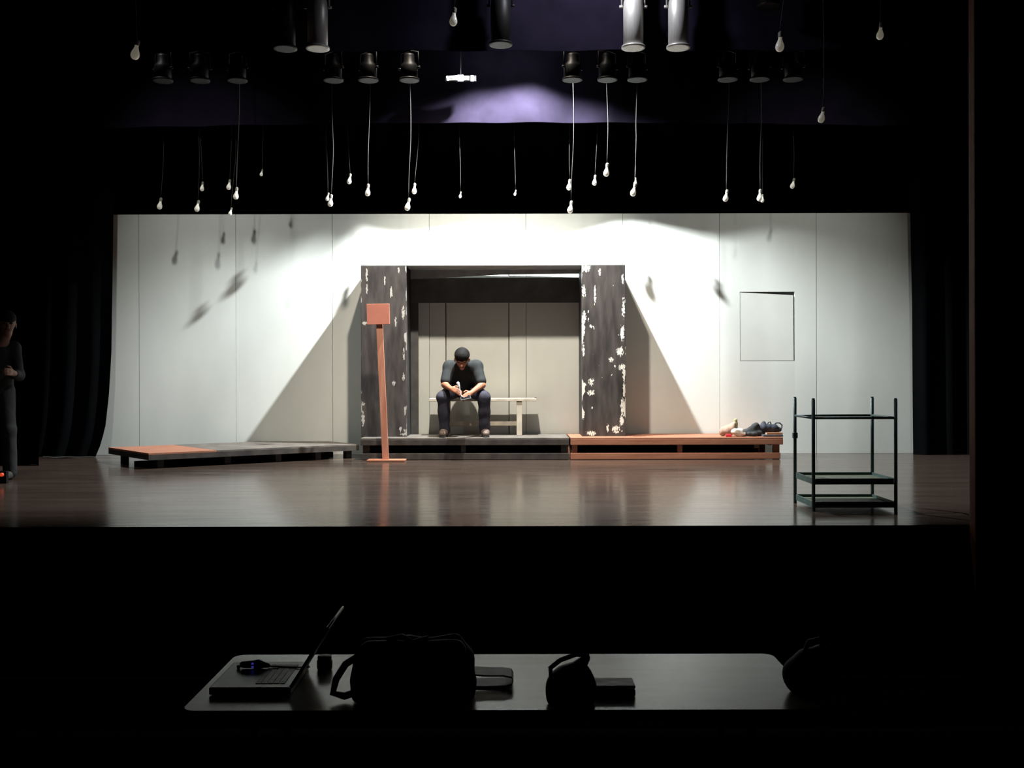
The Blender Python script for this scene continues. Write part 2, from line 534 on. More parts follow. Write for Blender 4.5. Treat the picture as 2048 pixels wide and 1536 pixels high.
# set wall: eight foot wide painted flats side by side, a door flat in the middle and a hatch on the right
wall = bpy.data.objects.new('wall_back', None)
wall.location = (0, WALL_Y, 0)
col.objects.link(wall)
tag(wall, 'pale painted plywood set wall at the back of the stage', kind='structure')
bbox('backing_frame', M['gap'], wall, -5.9, 5.0, 0.045, 0.09, 0.0, 3.0)
WT = wz(427.5)
seam = [wx(472 + 193.5 * i) for i in range(-2, 8)]
G = 0.0025
rng = random.Random(4)
for i in range(len(seam) - 1):
    x0, x1 = seam[i] + G, seam[i + 1] - G
    y0 = rng.uniform(-0.004, 0.004)
    mid = (seam[i] + seam[i + 1]) / 2
    if abs(mid - wx(956)) < 0.3:                      # the door flat: two stiles and a header round the leaf
        dx0, dx1 = wx(892), wx(1018)
        bbox('panel', M['wall'], wall, x0, dx0 - 0.006, 0, 0.04, 0.002, 2.35)
        bbox('panel', M['wall'], wall, dx1 + 0.006, x1, 0, 0.04, 0.002, 2.35)
        bbox('panel', M['wall'], wall, x0, x1, 0, 0.04, 2.356, WT)
        bbox('door_leaf', M['wall_door'], wall, dx0 + 0.006, dx1 - 0.006, 0.004, 0.04, 0.01, 2.34)
    elif abs(mid - wx(1535)) < 0.3:                   # the flat with the cut-out hatch
        hx0, hx1, hz0, hz1 = wx(1480), wx(1589.5), wz(723), wz(584.5)
        bbox('panel', M['wall'], wall, x0, hx0, 0, 0.04, 0.002, WT)
        bbox('panel', M['wall'], wall, hx1, x1, 0, 0.04, 0.002, WT)
        bbox('panel', M['wall'], wall, hx0, hx1, 0, 0.04, 0.002, hz0)
        bbox('panel', M['wall'], wall, hx0, hx1, 0, 0.04, hz1, WT)
        vs = [(hx0 + 0.007, hz0 + 0.004), (hx1 - 0.014, hz0 + 0.004), (hx1 - 0.018, hz1 - 0.045), (hx0 + 0.007, hz1 - 0.009)]
        v3 = [(x, -0.002, z) for x, z in vs] + [(x, 0.03, z) for x, z in vs]
        fs = [(0, 1, 2, 3), (7, 6, 5, 4)] + [(k, k + 4, (k + 1) % 4 + 4, (k + 1) % 4) for k in range(4)]
        h = link(mesh_from(v3, fs), 'hatch', M['wall_door'], wall)
        h['label'] = 'loose square hatch cut into the wall'
    else:
        bbox('panel', M['wall'], wall, x0, x1, y0, y0 + 0.04, 0.002, WT)


# ------------------------------------------------------------------ drapes
def drape(name, m, edge0, edge1, y, z0, z1, fold, amp, label, cat='curtain', nz=14, seed=1, group=None, bow=0.0):
    """hanging cloth: edge0 / edge1 give the x of its two sides for a height 0..1"""
    r = random.Random(seed)
    width = abs(edge1(0.5) - edge0(0.5))
    n = max(16, int(width / fold * 8))
    ph = r.uniform(0, 6)
    vs, fs = [], []
    for back in (0, 1):
        for j in range(nz + 1):
            v = j / nz
            for i in range(n + 1):
                u = i / n
                x = edge0(v) + (edge1(v) - edge0(v)) * u
                f = math.sin(u * width / fold * 2 * PI + ph + 0.4 * math.sin(u * 9 + ph))
                f += 0.35 * math.sin(u * width / fold * 3.7 + 2 * ph)
                vs.append((x, y + amp * f * (1.1 - 0.4 * v) + 0.006 * back, z0 + (z1 - z0) * v - bow * (2 * u - 1) ** 2 * (1 - v)))
    N1 = (n + 1) * (nz + 1)
    for j in range(nz):
        for i in range(n):
            a = j * (n + 1) + i
            fs.append((a, a + 1, a + n + 2, a + n + 1))
            fs.append((N1 + a, N1 + a + n + 1, N1 + a + n + 2, N1 + a + 1))
    o = link(mesh_from(vs, fs), name, m, None, smooth=True)
    return tag(o, label, cat, group)


def lin(pairs):
    def f(v):
        for (a, x0), (b, x1) in zip(pairs, pairs[1:]):
            if v <= b:
                t = (v - a) / (b - a)
                return x0 + (x1 - x0) * t
        return pairs[-1][1]
    return f


LEG_Y = 12.38
lxx = lambda px, y: (px - 1024) / F * y
drape('leg_curtain', M['velvet'],
      lambda v: -7.5,
      lin([(0, lxx(192, LEG_Y)), (0.025, lxx(203, LEG_Y)), (0.06, lxx(212, LEG_Y)), (0.12, lxx(219, LEG_Y)),
           (0.2, lxx(224, LEG_Y)), (0.5, lxx(229, LEG_Y)), (1, lxx(231, LEG_Y))]),
      LEG_Y, 0.002, 6.4, 0.30, 0.035, 'black leg curtain hanging at the left end of the pale wall', nz=50, seed=2)
drape('leg_curtain', M['velvet'],
      lin([(0, lxx(1829, LEG_Y)), (0.1, lxx(1828, LEG_Y)), (0.3, lxx(1827, LEG_Y)), (0.5, lxx(1823, LEG_Y)), (1, lxx(1822, LEG_Y))]),
      lambda v: 7.5, LEG_Y, 0.002, 6.4, 0.30, 0.035, 'black leg curtain hanging at the right end of the pale wall', nz=50, seed=3)
drape('leg_curtain', M['velvet'], lambda v: -8, lambda v: -5.28, 11.2, 0.002, 6.4, 0.3, 0.05,
      'black wing curtain behind the person in the left wing', seed=5)
drape('leg_curtain', M['velvet'], lambda v: 5.1, lambda v: 8, 10.6, 0.002, 6.4, 0.3, 0.05,
      'black wing curtain on the right, nearer than the wall end', seed=6)
drape('backdrop', M['velvet'], lambda v: -8, lambda v: 8, 13.3, 0.002, 7.4, 0.4, 0.05,
      'black backdrop showing above the pale wall', seed=7)
B2Y = 11.95
drape('border_curtain', M['purple'], lambda v: -6.5, lambda v: 6.5, B2Y, at(0, 245, B2Y).z, 7.2, 0.9, 0.018,
      'purple border curtain lit from the front above the doorway', seed=8, bow=0.10)
B1Y = 8.5
drape('border_curtain', M['purple'], lambda v: -6.5, lambda v: 6.5, B1Y, at(0, 101, B1Y).z, 6.3, 0.9, 0.018,
      'dark blue border curtain behind the silver lanterns at the top', seed=9)

# proscenium on the right (and its mate out of view on the left)
pr = bpy.data.objects.new('wall_right', None)
pr.location = (0, 6.55, 0)
col.objects.link(pr)
tag(pr, 'dark maroon proscenium pier on the right', kind='structure')
px0 = (1946 - 1024) / F * 6.55
bbox('reveal', M['maroon'], pr, px0, px0 + 0.15, -0.03, 0.06, -1.0, 6.5, 0.01)
bbox('moulding', M['brown'], pr, px0 + 0.152, px0 + 0.185, -0.07, 0.1, -1.0, 6.5, 0.012)
bbox('panel', M['dkred'], pr, px0 + 0.187, px0 + 4.5, -0.02, 0.05, -1.0, 6.5)
pl = bpy.data.objects.new('wall_left', None)
pl.location = (0, 6.55, 0)
col.objects.link(pl)
tag(pl, 'dark proscenium pier on the left', kind='structure')
bbox('reveal', M['maroon'], pl, -3.75, -3.6, -0.03, 0.06, -1.0, 6.5, 0.01)
bbox('panel', M['dkred'], pl, -8, -3.752, -0.02, 0.05, -1.0, 6.5)


# ------------------------------------------------------------------ platforms
def straight_platform(px0, px1, label, fas, rail, legm, deckm, leg_px, over=0.0):
    y0 = 11.76
    y1 = WALL_Y - 0.03
    x0, x1 = (px0 - 1024) / F * y0, (px1 - 1024) / F * y0
    t = thing('stage_platform', ((x0 + x1) / 2, (y0 + y1) / 2, 0), label, 'platform', 'low platforms across the stage')
    ox, oy = -t.location.x, -t.location.y
    bbox('deck', deckm, t, x0 + ox, x1 + ox, y0 + oy + 0.002, y1 + oy, PLAT_Z - 0.02, PLAT_Z, 0.003)
    bbox('fascia', fas, t, x0 + ox, x1 + ox, y0 + oy, y0 + oy + 0.04, PLAT_Z - 0.085, PLAT_Z - 0.021, 0.004)
    bbox('fascia', fas, t, x0 + ox, x1 + ox, y1 + oy - 0.04, y1 + oy, PLAT_Z - 0.085, PLAT_Z - 0.021, 0.004)
    x1b = x1 - over
    bbox('bottom_rail', rail, t, x0 + ox, x1b + ox, y0 + oy + 0.004, y0 + oy + 0.044, 0.006, 0.078, 0.004)
    bbox('bottom_rail', rail, t, x0 + ox, x1b + ox, y1 + oy - 0.044, y1 + oy - 0.004, 0.006, 0.078, 0.004)
    for a, b in leg_px:
        lx0, lx1 = (a - 1024) / F * y0, (b - 1024) / F * y0
        bbox('leg', legm, t, lx0 + ox, lx1 + ox, y0 + oy + 0.046, y0 + oy + 0.11, 0.0, PLAT_Z - 0.021, 0.003)
        bbox('leg', legm, t, lx0 + ox, lx1 + ox, y1 + oy - 0.11, y1 + oy - 0.046, 0.0, PLAT_Z - 0.021, 0.003)
    for q in range(5):                                     # joists and the dark inner board
        xx = x0 + 0.12 + (x1 - x0 - 0.24) * q / 4
        bbox('joist', M['dframe'], t, xx + ox - 0.02, xx + ox + 0.02, y0 + oy + 0.12, y1 + oy - 0.12, PLAT_Z - 0.10, PLAT_Z - 0.021)
    bbox('inner_board', M['black'], t, x0 + ox + 0.02, x1b + ox - (0.19 if over else 0.02), oy + y0 + 0.5, oy + y0 + 0.52, 0.0, PLAT_Z - 0.105)
    return t


straight_platform(721, 1138, 'dark scuffed platform under the seated person and left pillar', M['dframe'], M['dframe'], M['dframe'],
                  M['deck'], [(724, 738), (921, 931), (1122, 1136)])
straight_platform(1141, 1566, 'orange raw wood platform carrying the pile of clothes', M['orange'], M['orange'], M['orange'],
                  M['orange'], [(1144, 1155), (1356, 1366), (1549, 1561)], over=0.03)

# low angled platform on the left, turned away from the wall
hL = 0.17
hh = EYE - hL


def on_plane(px, py, z):
    d = (EYE - z) * F / (py - HOR)
    return Vector(((px - 1024) / F * d, d, z))


pFL, pFR, pBL = on_plane(297, 905, hL), on_plane(718, 887.5, hL), on_plane(217, 893, hL)
ux = (pFR - pFL)
LEN = ux.length
ux.normalize()
uy = Vector((-ux.y, ux.x, 0))
DEP = (pBL - pFL).length
ang = math.atan2(ux.y, ux.x)
lp = thing('stage_platform', (pFL.x, pFL.y, 0), 'low angled platform with an orange corner panel left of the doorway', 'platform',
           'low platforms across the stage', ang)
sk = (pBL - pFL).dot(ux)
split = 0.30 * LEN


def quad_slab(name, m, parent, x0, x1, z0, z1, y0=0.0, y1=None):
    y1 = DEP if y1 is None else y1
    s0, s1 = sk * y0 / DEP, sk * y1 / DEP
    v = [(x0 + s0, y0), (x1 + s0, y0), (x1 + s1, y1), (x0 + s1, y1)]
    vs = [(a, b, z0) for a, b in v] + [(a, b, z1) for a, b in v]
    fs = [(3, 2, 1, 0), (4, 5, 6, 7)] + [(k, (k + 1) % 4, (k + 1) % 4 + 4, k + 4) for k in range(4)]
    return link(mesh_from(vs, fs), name, m, parent)


d1 = quad_slab('deck_board', M['orange'], lp, 0.0, split - 0.004, hL - 0.018, hL)
d1['label'] = 'orange plywood corner of the deck'
quad_slab('deck_board', M['deck'], lp, split, LEN, hL - 0.018, hL)
quad_slab('fascia', M['dframe'], lp, 0, LEN, hL - 0.075, hL - 0.019, 0.0, 0.04)
quad_slab('fascia', M['dframe'], lp, 0, LEN, hL - 0.075, hL - 0.019, DEP - 0.04, DEP)
quad_slab('side_rail', M['black'], lp, 0, 0.04, hL - 0.075, hL - 0.019, 0.042, DEP - 0.042)
quad_slab('side_rail', M['black'], lp, LEN - 0.04, LEN, hL - 0.075, hL - 0.019, 0.042, DEP - 0.042)
for fx in (0.06, 0.36, 0.60, 0.80, 0.96):
    quad_slab('leg', M['dframe'], lp, fx * LEN - 0.035, fx * LEN + 0.035, 0.0, hL - 0.077, 0.06, 0.13)
    quad_slab('leg', M['dframe'], lp, fx * LEN - 0.035, fx * LEN + 0.035, 0.0, hL - 0.077, DEP - 0.13, DEP - 0.06)
quad_slab('centre_skid', M['black'], lp, 0.05, LEN - 0.05, 0.0, 0.05, DEP * 0.42, DEP * 0.46)

# ------------------------------------------------------------------ doorway: two peeling pillars, roof board, black frame at the wall
PY = 12.03


def pillar(pxa, pxb, depth, m, label):
    x0, x1 = (pxa - 1024) / F * PY, (pxb - 1024) / F * PY
    zt = at(0, 531, PY).z
    z0 = PLAT_Z + 0.001
    t = thing('pillar', ((x0 + x1) / 2, PY, z0), label, 'pillar', 'dark pillars of the doorway')
    wdt = x1 - x0
    link(box_me(wdt, 0.025, zt - z0, 0.004, (0, 0.0125, 0), True), 'front_board', m, t)
    for s in (-1, 1):
        link(box_me(0.022, depth - 0.027, zt - z0 - 0.004, 0.003, (s * (wdt / 2 - 0.012), 0.026 + (depth - 0.027) / 2, 0), True),
             'side_board', M['black'] if not (s > 0 and depth < 0.3) else m, t)
    return t, x0, x1, zt


p1, pl0, pl1, zt = pillar(722, 813, 0.565, M['pillar_l'], 'dark scratched pillar behind the red signpost')
p2, pr0, pr1, zt = pillar(1164, 1251, 0.565, M['pillar_r'], 'dark pillar with white chipped edges, right of the seated person')
# roof board, a hand's breadth clear of the wall so light falls behind it
rf = thing('doorway_roof', ((pl0 + pr1) / 2, PY, zt), 'flat board roofing the gap between the two dark pillars', 'roof board')
vs = []
xa, xb = pl0 + 0.0 - rf.location.x, pr1 - rf.location.x
for z in (0.002, 0.022):
    vs += [(xa, 0, z), (xb, 0, z), (xb, 0.535, z), (xa, 0.575, z)]
link(mesh_from(vs, [(3, 2, 1, 0), (4, 5, 6, 7)] + [(k, (k + 1) % 4, (k + 1) % 4 + 4, k + 4) for k in range(4)]), 'board', M['roof'], rf)
fz = lambda py: at(0, py, 12.55).z - zt
fx = lambda px: (px - 1024) / F * 12.55 - rf.location.x
vs = []
for y in (0.515, 0.530):
    vs += [(fx(812), y, fz(558)), (fx(880), y, fz(555.5)), (fx(1000), y, fz(549.5)), (fx(1166), y, fz(547.5)), (fx(1166), y, 0.001), (fx(1000), y, 0.001), (fx(890), y, 0.001), (fx(812), y, 0.001)]
link(mesh_from(vs, [(0, 1, 6, 7), (1, 2, 5, 6), (2, 3, 4, 5), (15, 14, 9, 8), (14, 13, 10, 9), (13, 12, 11, 10)] + [(k, k + 8, (k + 1) % 8 + 8, (k + 1) % 8) for k in range(8)]), 'rear_drop', M['roof'], rf)
hd = thing('door_frame', ((pl1 + pr0) / 2, WALL_Y - 0.03, PLAT_Z), 'black boards framing the doorway against the pale wall', 'frame')
hx = hd.location.x
bbox('header', M['frame'], hd, pl1 - hx - 0.1, pr0 - hx + 0.05, -0.02, 0.012, wz(606) - PLAT_Z, wz(556) - PLAT_Z, 0.003)
bbox('side_board', M['frame'], hd, wx(818) - hx - 0.06, wx(837.5) - hx, -0.02, 0.012, 0.002, wz(606) - PLAT_Z - 0.002, 0.003)

# ------------------------------------------------------------------ bench
by0, by1 = 12.22, 12.50
bn = thing('bench', ((965 - 1024) / F * by0, (by0 + by1) / 2, PLAT_Z), 'cream painted wooden bench in the doorway', 'bench')
sc = by0 / F
L0, L1 = (858 - 965) * sc, (1073 - 965) * sc
seat_z = 0.455
hb = (by1 - by0) / 2
bbox('seat_board', M['bench'], bn, L0, L1, -hb, -0.005, seat_z - 0.035, seat_z, 0.005)
bbox('seat_board', M['bench'], bn, L0, L1, 0.005, hb, seat_z - 0.035, seat_z, 0.005)
for x in ((893 - 965) * sc, (1038.5 - 965) * sc):
    for y in (-hb + 0.035, hb - 0.035):
        o = bbox('leg', M['bench'], bn, x - 0.033, x + 0.033, y - 0.025, y + 0.025, 0.0, seat_z - 0.036, 0.004)
bbox('stretcher', M['bench'], bn, (895 - 965) * sc, (1034 - 965) * sc, -0.03, 0.0, 0.115, 0.165, 0.004)
for x in ((893 - 965) * sc, (1038.5 - 965) * sc):
    bbox('end_rail', M['bench'], bn, x - 0.02, x + 0.02, -hb + 0.062, hb - 0.062, 0.115, 0.165, 0.003)
o = box('knot', M['dframe'], bn, (L1 - 0.012, -hb + 0.03, seat_z + 0.004), (0.03, 0.03, 0.012), 0.003)


# ------------------------------------------------------------------ seated person
def hand_prims(wr, mid, palm_n, side, curl, sc=1.0):
    """palm and five bent fingers: wr wrist, mid direction of fingers, palm_n palm normal, side towards the thumb"""
    d = mid.normalized()
    n = palm_n.normalized()
    s = side.normalized()
    pr_ = []
    for q in (-1.2, -0.4, 0.4, 1.2):
        pr_.append((wr + s * q * 0.012 * sc, wr + d * 0.085 * sc + s * q * 0.020 * sc, 0.015 * sc, 0.012 * sc, 0.012))
    ln = [0.062, 0.076, 0.080, 0.072]
    for i, q in enumerate((-1.35, -0.45, 0.45, 1.35)):
        p0 = wr + d * 0.085 * sc + s * q * 0.020 * sc
        a = curl[0]
        d1_ = d * math.cos(a) + n * math.sin(a)
        p1_ = p0 + d1_ * ln[i] * 0.45 * sc
        a += curl[1]
        d2_ = d * math.cos(a) + n * math.sin(a)
        p2_ = p1_ + d2_ * ln[i] * 0.32 * sc
        a += curl[1]
        d3_ = d * math.cos(a) + n * math.sin(a)
        p3_ = p2_ + d3_ * ln[i] * 0.25 * sc
        for u, v, r0, r1 in ((p0, p1_, .0095, .009), (p1_, p2_, .009, .0082), (p2_, p3_, .0082, .007)):
            pr_.append((u, v, r0 * sc, r1 * sc, 0.003))
    t0 = wr + d * 0.025 * sc + s * 0.026 * sc
    t1 = t0 + (d * 0.6 + s * 0.7 + n * 0.3).normalized() * 0.038 * sc
    t2 = t1 + (d * 0.9 + s * 0.1 + n * 0.5).normalized() * 0.032 * sc
    pr_ += [(t0, t1, .013 * sc, .0105 * sc, 0.008), (t1, t2, .0105 * sc, .0085 * sc, 0.003)]
    return pr_


V = Vector
ORG = V((-0.61, 12.30, PLAT_Z))
man = thing('person', ORG, 'person in dark shirt and jeans sitting bent over on the bench, holding a white cable', 'person')


def w2l(p):
    return V(p) - ORG


pel = w2l((-0.605, 12.36, 0.842))
sp1 = w2l((-0.603, 12.30, 0.95))
sp2 = w2l((-0.600, 12.19, 1.07))
nek = w2l((-0.597, 12.03, 1.165))
head = w2l((-0.596, 11.925, 1.190))
shL, shR = w2l((-0.755, 12.08, 1.105)), w2l((-0.430, 12.08, 1.105))
elL, elR = w2l((-0.800, 11.965, 0.885)), w2l((-0.362, 11.975, 0.880))
wrL, wrR = w2l((-0.718, 11.785, 0.838)), w2l((-0.488, 11.790, 0.785))
hipL, hipR = w2l((-0.70, 12.33, 0.825)), w2l((-0.505, 12.33, 0.825))
knL, knR = w2l((-0.822, 11.955, 0.735)), w2l((-0.335, 11.955, 0.735))
anL, anR = w2l((-0.812, 12.03, 0.345)), w2l((-0.330, 12.03, 0.345))
# head axis: the crown points forward and up, the face looks down at the hands
crown = V((0.01, -0.50, 0.86)).normalized()
face = V((0.0, -0.86, -0.50)).normalized()
hx_ = V((1, 0, 0))
hc = head
bodyp = [
    (pel, sp1, 0.13, 0.125), (sp1, sp2, 0.125, 0.125), (sp2, nek, 0.12, 0.06), (shL, sp2, 0.06, 0.10), (shR, sp2, 0.06, 0.10),
    (nek, hc - crown * 0.03, 0.055, 0.052),
    (hc + crown * 0.035 - face * 0.018, hc + crown * 0.02 + face * 0.015, 0.080, 0.076),
    (hc - crown * 0.045 + face * 0.035, hc - crown * 0.085 + face * 0.060, 0.056, 0.028),        # jaw and chin
    (hc - crown * 0.005 + face * 0.080, hc - crown * 0.038 + face * 0.108, 0.012, 0.016, 0.012),   # nose
    (hc + crown * 0.022 + face * 0.080 - hx_ * 0.03, hc + crown * 0.022 + face * 0.080 + hx_ * 0.03, 0.014, 0.014, 0.015),
    (hc - crown * 0.068 + face * 0.078 - hx_ * 0.015, hc - crown * 0.068 + face * 0.078 + hx_ * 0.015, 0.010, 0.010, 0.01),
    (hc - hx_ * 0.080 + crown * 0.01, hc - hx_ * 0.085 - crown * 0.03, 0.014, 0.009, 0.006),
    (hc + hx_ * 0.080 + crown * 0.01, hc + hx_ * 0.085 - crown * 0.03, 0.014, 0.009, 0.006),
    (shL, elL, 0.050, 0.040), (shR, elR, 0.050, 0.040),
    (elL, wrL, 0.040, 0.027), (elR, wrR, 0.042, 0.027),
    (pel, hipL, 0.11, 0.09), (pel, hipR, 0.11, 0.09), (hipL, knL, 0.085, 0.058), (hipR, knR, 0.085, 0.058),
    (knL, anL, 0.055, 0.036), (knR, anR, 0.055, 0.036),
    (anL, anL + V((0, -0.06, -0.04)), 0.030, 0.016), (anR, anR + V((0, -0.06, -0.04)), 0.030, 0.016),
]
bodyp += hand_prims(wrL, V((0.10, -0.075, -0.030)), V((0.5, 0.25, -0.6)), V((0.2, 0.3, 0.9)), (0.5, 0.7))
bodyp += hand_prims(wrR, V((-0.07, -0.09, -0.035)), V((-0.45, 0.3, -0.6)), V((-0.2, 0.3, 0.9)), (0.5, 0.7))
blob('body', M['skin'], man, bodyp, 0.0065, 0.03)
shirtp = [
    (pel + V((0, 0, 0.02)), sp1, 0.150, 0.150), (sp1, sp2, 0.150, 0.150), (sp2, nek - crown * 0.02 + V((0, 0.02, -0.01)), 0.145, 0.075),
    (shL, sp2, 0.075, 0.11), (shR, sp2, 0.075, 0.11),
    (shL, shL.lerp(elL, 0.78), 0.072, 0.066), (shR, shR.lerp(elR, 0.78), 0.072, 0.066),
    (sp2 + V((-0.10, -0.02, -0.02)), sp1 + V((-0.08, 0, 0)), 0.10, 0.10), (sp2 + V((0.10, -0.02, -0.02)), sp1 + V((0.08, 0, 0)), 0.10, 0.10),
]
blob('shirt', M['shirt'], man, shirtp, 0.009, 0.04, 0.004, 22, 3)
jeanp = [
    (pel - V((0, 0, 0.005)), hipL, 0.118, 0.10), (pel - V((0, 0, 0.005)), hipR, 0.118, 0.10),
    (hipL, knL, 0.098, 0.074), (hipR, knR, 0.098, 0.074),
    (knL, knL.lerp(anL, 0.45), 0.076, 0.068), (knR, knR.lerp(anR, 0.45), 0.076, 0.068),
    (knL.lerp(anL, 0.45), anL + V((0, 0, -0.01)), 0.068, 0.064), (knR.lerp(anR, 0.45), anR + V((0, 0, -0.01)), 0.068, 0.064),
]
blob('jeans', M['jeans'], man, jeanp, 0.009, 0.035, 0.004, 26, 5)
blob('hair', M['hair'], man, [(hc + crown * 0.040 - face * 0.030, hc + crown * 0.046 + face * 0.022, 0.088, 0.080),
                              (hc - face * 0.05 - crown * 0.03, hc - face * 0.05 + crown * 0.03, 0.072, 0.084)], 0.007, 0.03)
for s in (-1, 1):
    e = blob('eye', M['eye'], man, [(hc + crown * 0.003 + face * 0.083 + hx_ * s * 0.042, hc + crown * 0.003 + face * 0.083 + hx_ * s * 0.024, 0.009, 0.009)], 0.004, 0.005)
blob('mouth', M['lip'], man, [(hc - crown * 0.068 + face * 0.086 - hx_ * 0.018, hc - crown * 0.068 + face * 0.086 + hx_ * 0.018, 0.007, 0.007)], 0.004, 0.005)
for an, s in ((anL, -1), (anR, 1)):
    fz = -0.040
    toe = V((0.02 * s, -0.165, 0.0))
    b0 = V((an.x, an.y + 0.035, 0.052))
    sh = blob('shoe', M['shoe'], man, [(b0, b0 + toe * 0.5 + V((0, 0, -0.004)), 0.042, 0.045), (b0 + toe * 0.5 + V((0, 0, -0.004)), b0 + toe + V((0, 0, -0.014)), 0.045, 0.036),
                                       (b0, b0 + V((0, 0, 0.05)), 0.042, 0.044)], 0.007, 0.03)
    # trimmed to a flat sole
    for v in sh.data.vertices:
        if v.co.z < 0.014:
            v.co.z = 0.014
    so = blob('sole', M['sole'], sh, [(b0 + V((0, 0.005, -0.041)), b0 + toe * 1.02 + V((0, 0, -0.041)), 0.040, 0.040)], 0.008, 0.01)
    for v in so.data.vertices:
        v.co.z = min(max(v.co.z, 0.001), 0.016)

ph = thing('phone', w2l((-0.545, 11.705, 0.735)) + ORG, 'grey phone held low between the knees of the seated person', 'phone')
o = box('case', M['phone'], ph, (0, 0, 0), (0.125, 0.070, 0.012), 0.004, (R(35), R(-12), R(8)))
c2 = box('screen', M['lens'], o, (0, 0, 0.0065), (0.108, 0.060, 0.001))
cb = thing('cable', w2l((-0.628, 11.70, 0.86)) + ORG, 'white earphone cable dangling between the seated person\'s hands', 'cable')
tube('cord', M['white'], cb, [(0.0, 0, 0.05), (0.006, 0, 0.03), (0.014, -0.005, 0.0), (0.018, -0.006, -0.04), (0.022, -0.004, -0.075), (0.034, 0, -0.105), (0.055, 0.0, -0.118)], 0.0055)
blob('plug', M['white'], cb, [(V((-0.004, 0, 0.045)), V((0.008, -0.002, 0.005)), 0.018, 0.013)], 0.005, 0.01)

# ------------------------------------------------------------------ sign post
sy = 11.62
sb = at(771, 921, sy)
sg = thing('signpost', (sb.x, sy, 0), 'blank red signboard on a leaning wooden post in front of the left pillar', 'signpost')
kk = sy / F
bbox('foot_board', M['orange'], sg, (735 - 771) * kk, (811 - 771) * kk, -0.10, 0.10, 0.0, 0.022, 0.004)
ztop = at(0, 646, sy).z
vs = []
for z, cx, hw in ((0.022, 0.0, 0.036), (ztop + 0.1, (758 - 770.5) * kk, 0.036)):
    for sx, sy_ in ((-1, -1), (1, -1), (1, 1), (-1, 1)):
        vs.append((cx + sx * hw, sy_ * 0.02, z))
link(mesh_from(vs, [(3, 2, 1, 0), (4, 5, 6, 7)] + [(k, (k + 1) % 4, (k + 1) % 4 + 4, k + 4) for k in range(4)]), 'post', M['orange2'], sg)
zs = (at(0, 607, sy).z + at(0, 649, sy).z) / 2
box('signboard', M['sign'], sg, ((757.5 - 771) * kk, -0.034, zs), (45.5 * kk, 0.022, 41 * kk), 0.003, (0, R(-1.2), 0))

# ------------------------------------------------------------------ wheeled shelf rack on the right
ry0, ry1 = 7.30, 7.775
rx0, rx1 = (1626.5 - 1024) / F * ry0, (1791 - 1024) / F * ry0
rk = thing('shelf_rack', ((rx0 + rx1) / 2, (ry0 + ry1) / 2, 0), 'green metal shelf rack with open top standing at the stage edge', 'rack')
hw, hd_ = (rx1 - rx0) / 2, (ry1 - ry0) / 2
for sx in (-1, 1):
    for sy_ in (-1, 1):
        p = tube('post', M['rack'], rk, [(sx * hw, sy_ * hd_, 0.0), (sx * hw, sy_ * hd_, 0.817)], 0.0125, 10)
        tube('top_cap', M['rack'], p, [(sx * hw, sy_ * hd_, 0.8175), (sx * hw, sy_ * hd_, 0.825)], 0.010, 10)
for y in (-hd_, hd_):
    tube('rail', M['rack'], rk, [(-hw + 0.0135, y, 0.68), (hw - 0.0135, y, 0.68)], 0.009) if y > 0 else None
tube('rail', M['rack'], rk, [(-hw + 0.0, -hd_ + 0.0135, 0.68), (-hw + 0.0, hd_ - 0.0135, 0.68)], 0.009)
tube('rail', M['rack'], rk, [(hw - 0.0, -hd_ + 0.0135, 0.68), (hw - 0.0, hd_ - 0.0135, 0.68)], 0.009)
tube('rail', M['rack'], rk, [(-hw + 0.0135, -hd_, 0.68), (hw - 0.0135, -hd_, 0.68)], 0.009)
for z in (0.215, 0.045):
    sh = bbox('shelf', M['shelf'], rk, -hw + 0.014, hw - 0.014, -hd_ + 0.014, hd_ - 0.014, z - 0.004, z + 0.004)
    for y in (-hd_ + 0.004, hd_ - 0.004):
        bbox('lip', M['rack'], sh, -hw + 0.014, hw - 0.014, y - 0.004, y + 0.004, -0.02, 0.024)
    for x in (-hw + 0.004, hw - 0.004):
        bbox('lip', M['rack'], sh, x - 0.004, x + 0.004, -hd_ + 0.014, hd_ - 0.014, -0.02, 0.024)
box('clamp', M['rack'], rk, (-hw, hd_ - 0.0, at(0, 872, ry1).z), (0.036, 0.036, 0.045), 0.006)

# ------------------------------------------------------------------ pile on the orange platform
py_ = 11.98
pk = py_ / F


def pile(px, z=PLAT_Z, y=py_):
    return V(((px - 1024) / F * y, y, z))


sk_ = thing('sack', pile(1457), 'pale pink cloth sack with an olive tied top on the orange platform', 'sack')
blob('sack_body', M['sack'], sk_, [(V((-0.06, 0.03, 0.055)), V((0.03, 0.03, 0.07)), 0.052, 0.060), (V((0.02, 0.03, 0.09)), V((0.075, 0.03, 0.155)), 0.05, 0.028)], 0.008, 0.03, 0.006, 40, 2)
blob('tied_top', M['sacktip'], sk_, [(V((0.082, 0.03, 0.165)), V((0.088, 0.03, 0.192)), 0.018, 0.024), (V((0.10, 0.03, 0.15)), V((0.105, 0.03, 0.09)), 0.018, 0.014)], 0.006, 0.02, 0.003, 60, 2)
rd = thing('red_box', pile(1457, PLAT_Z, 11.86), 'small bright red packet beside the pink sack', 'packet')
bbox('packet', M['red'], rd, -0.035, 0.035, -0.02, 0.02, 0.001, 0.034, 0.006)
wc = thing('white_cloth', pile(1477, PLAT_Z, 11.90), 'crumpled white cloth beside the red packet', 'cloth')
blob('cloth', M['cloth'], wc, [(V((-0.05, 0, 0.06)), V((0.03, 0, 0.065)), 0.035, 0.032), (V((0.0, -0.0, 0.035)), V((0.06, 0, 0.03)), 0.033, 0.028)], 0.007, 0.02, 0.008, 50, 6)
jk = thing('jacket', pile(1499, PLAT_Z, 11.98), 'charcoal jacket slumped against the navy bag on the orange platform', 'jacket')
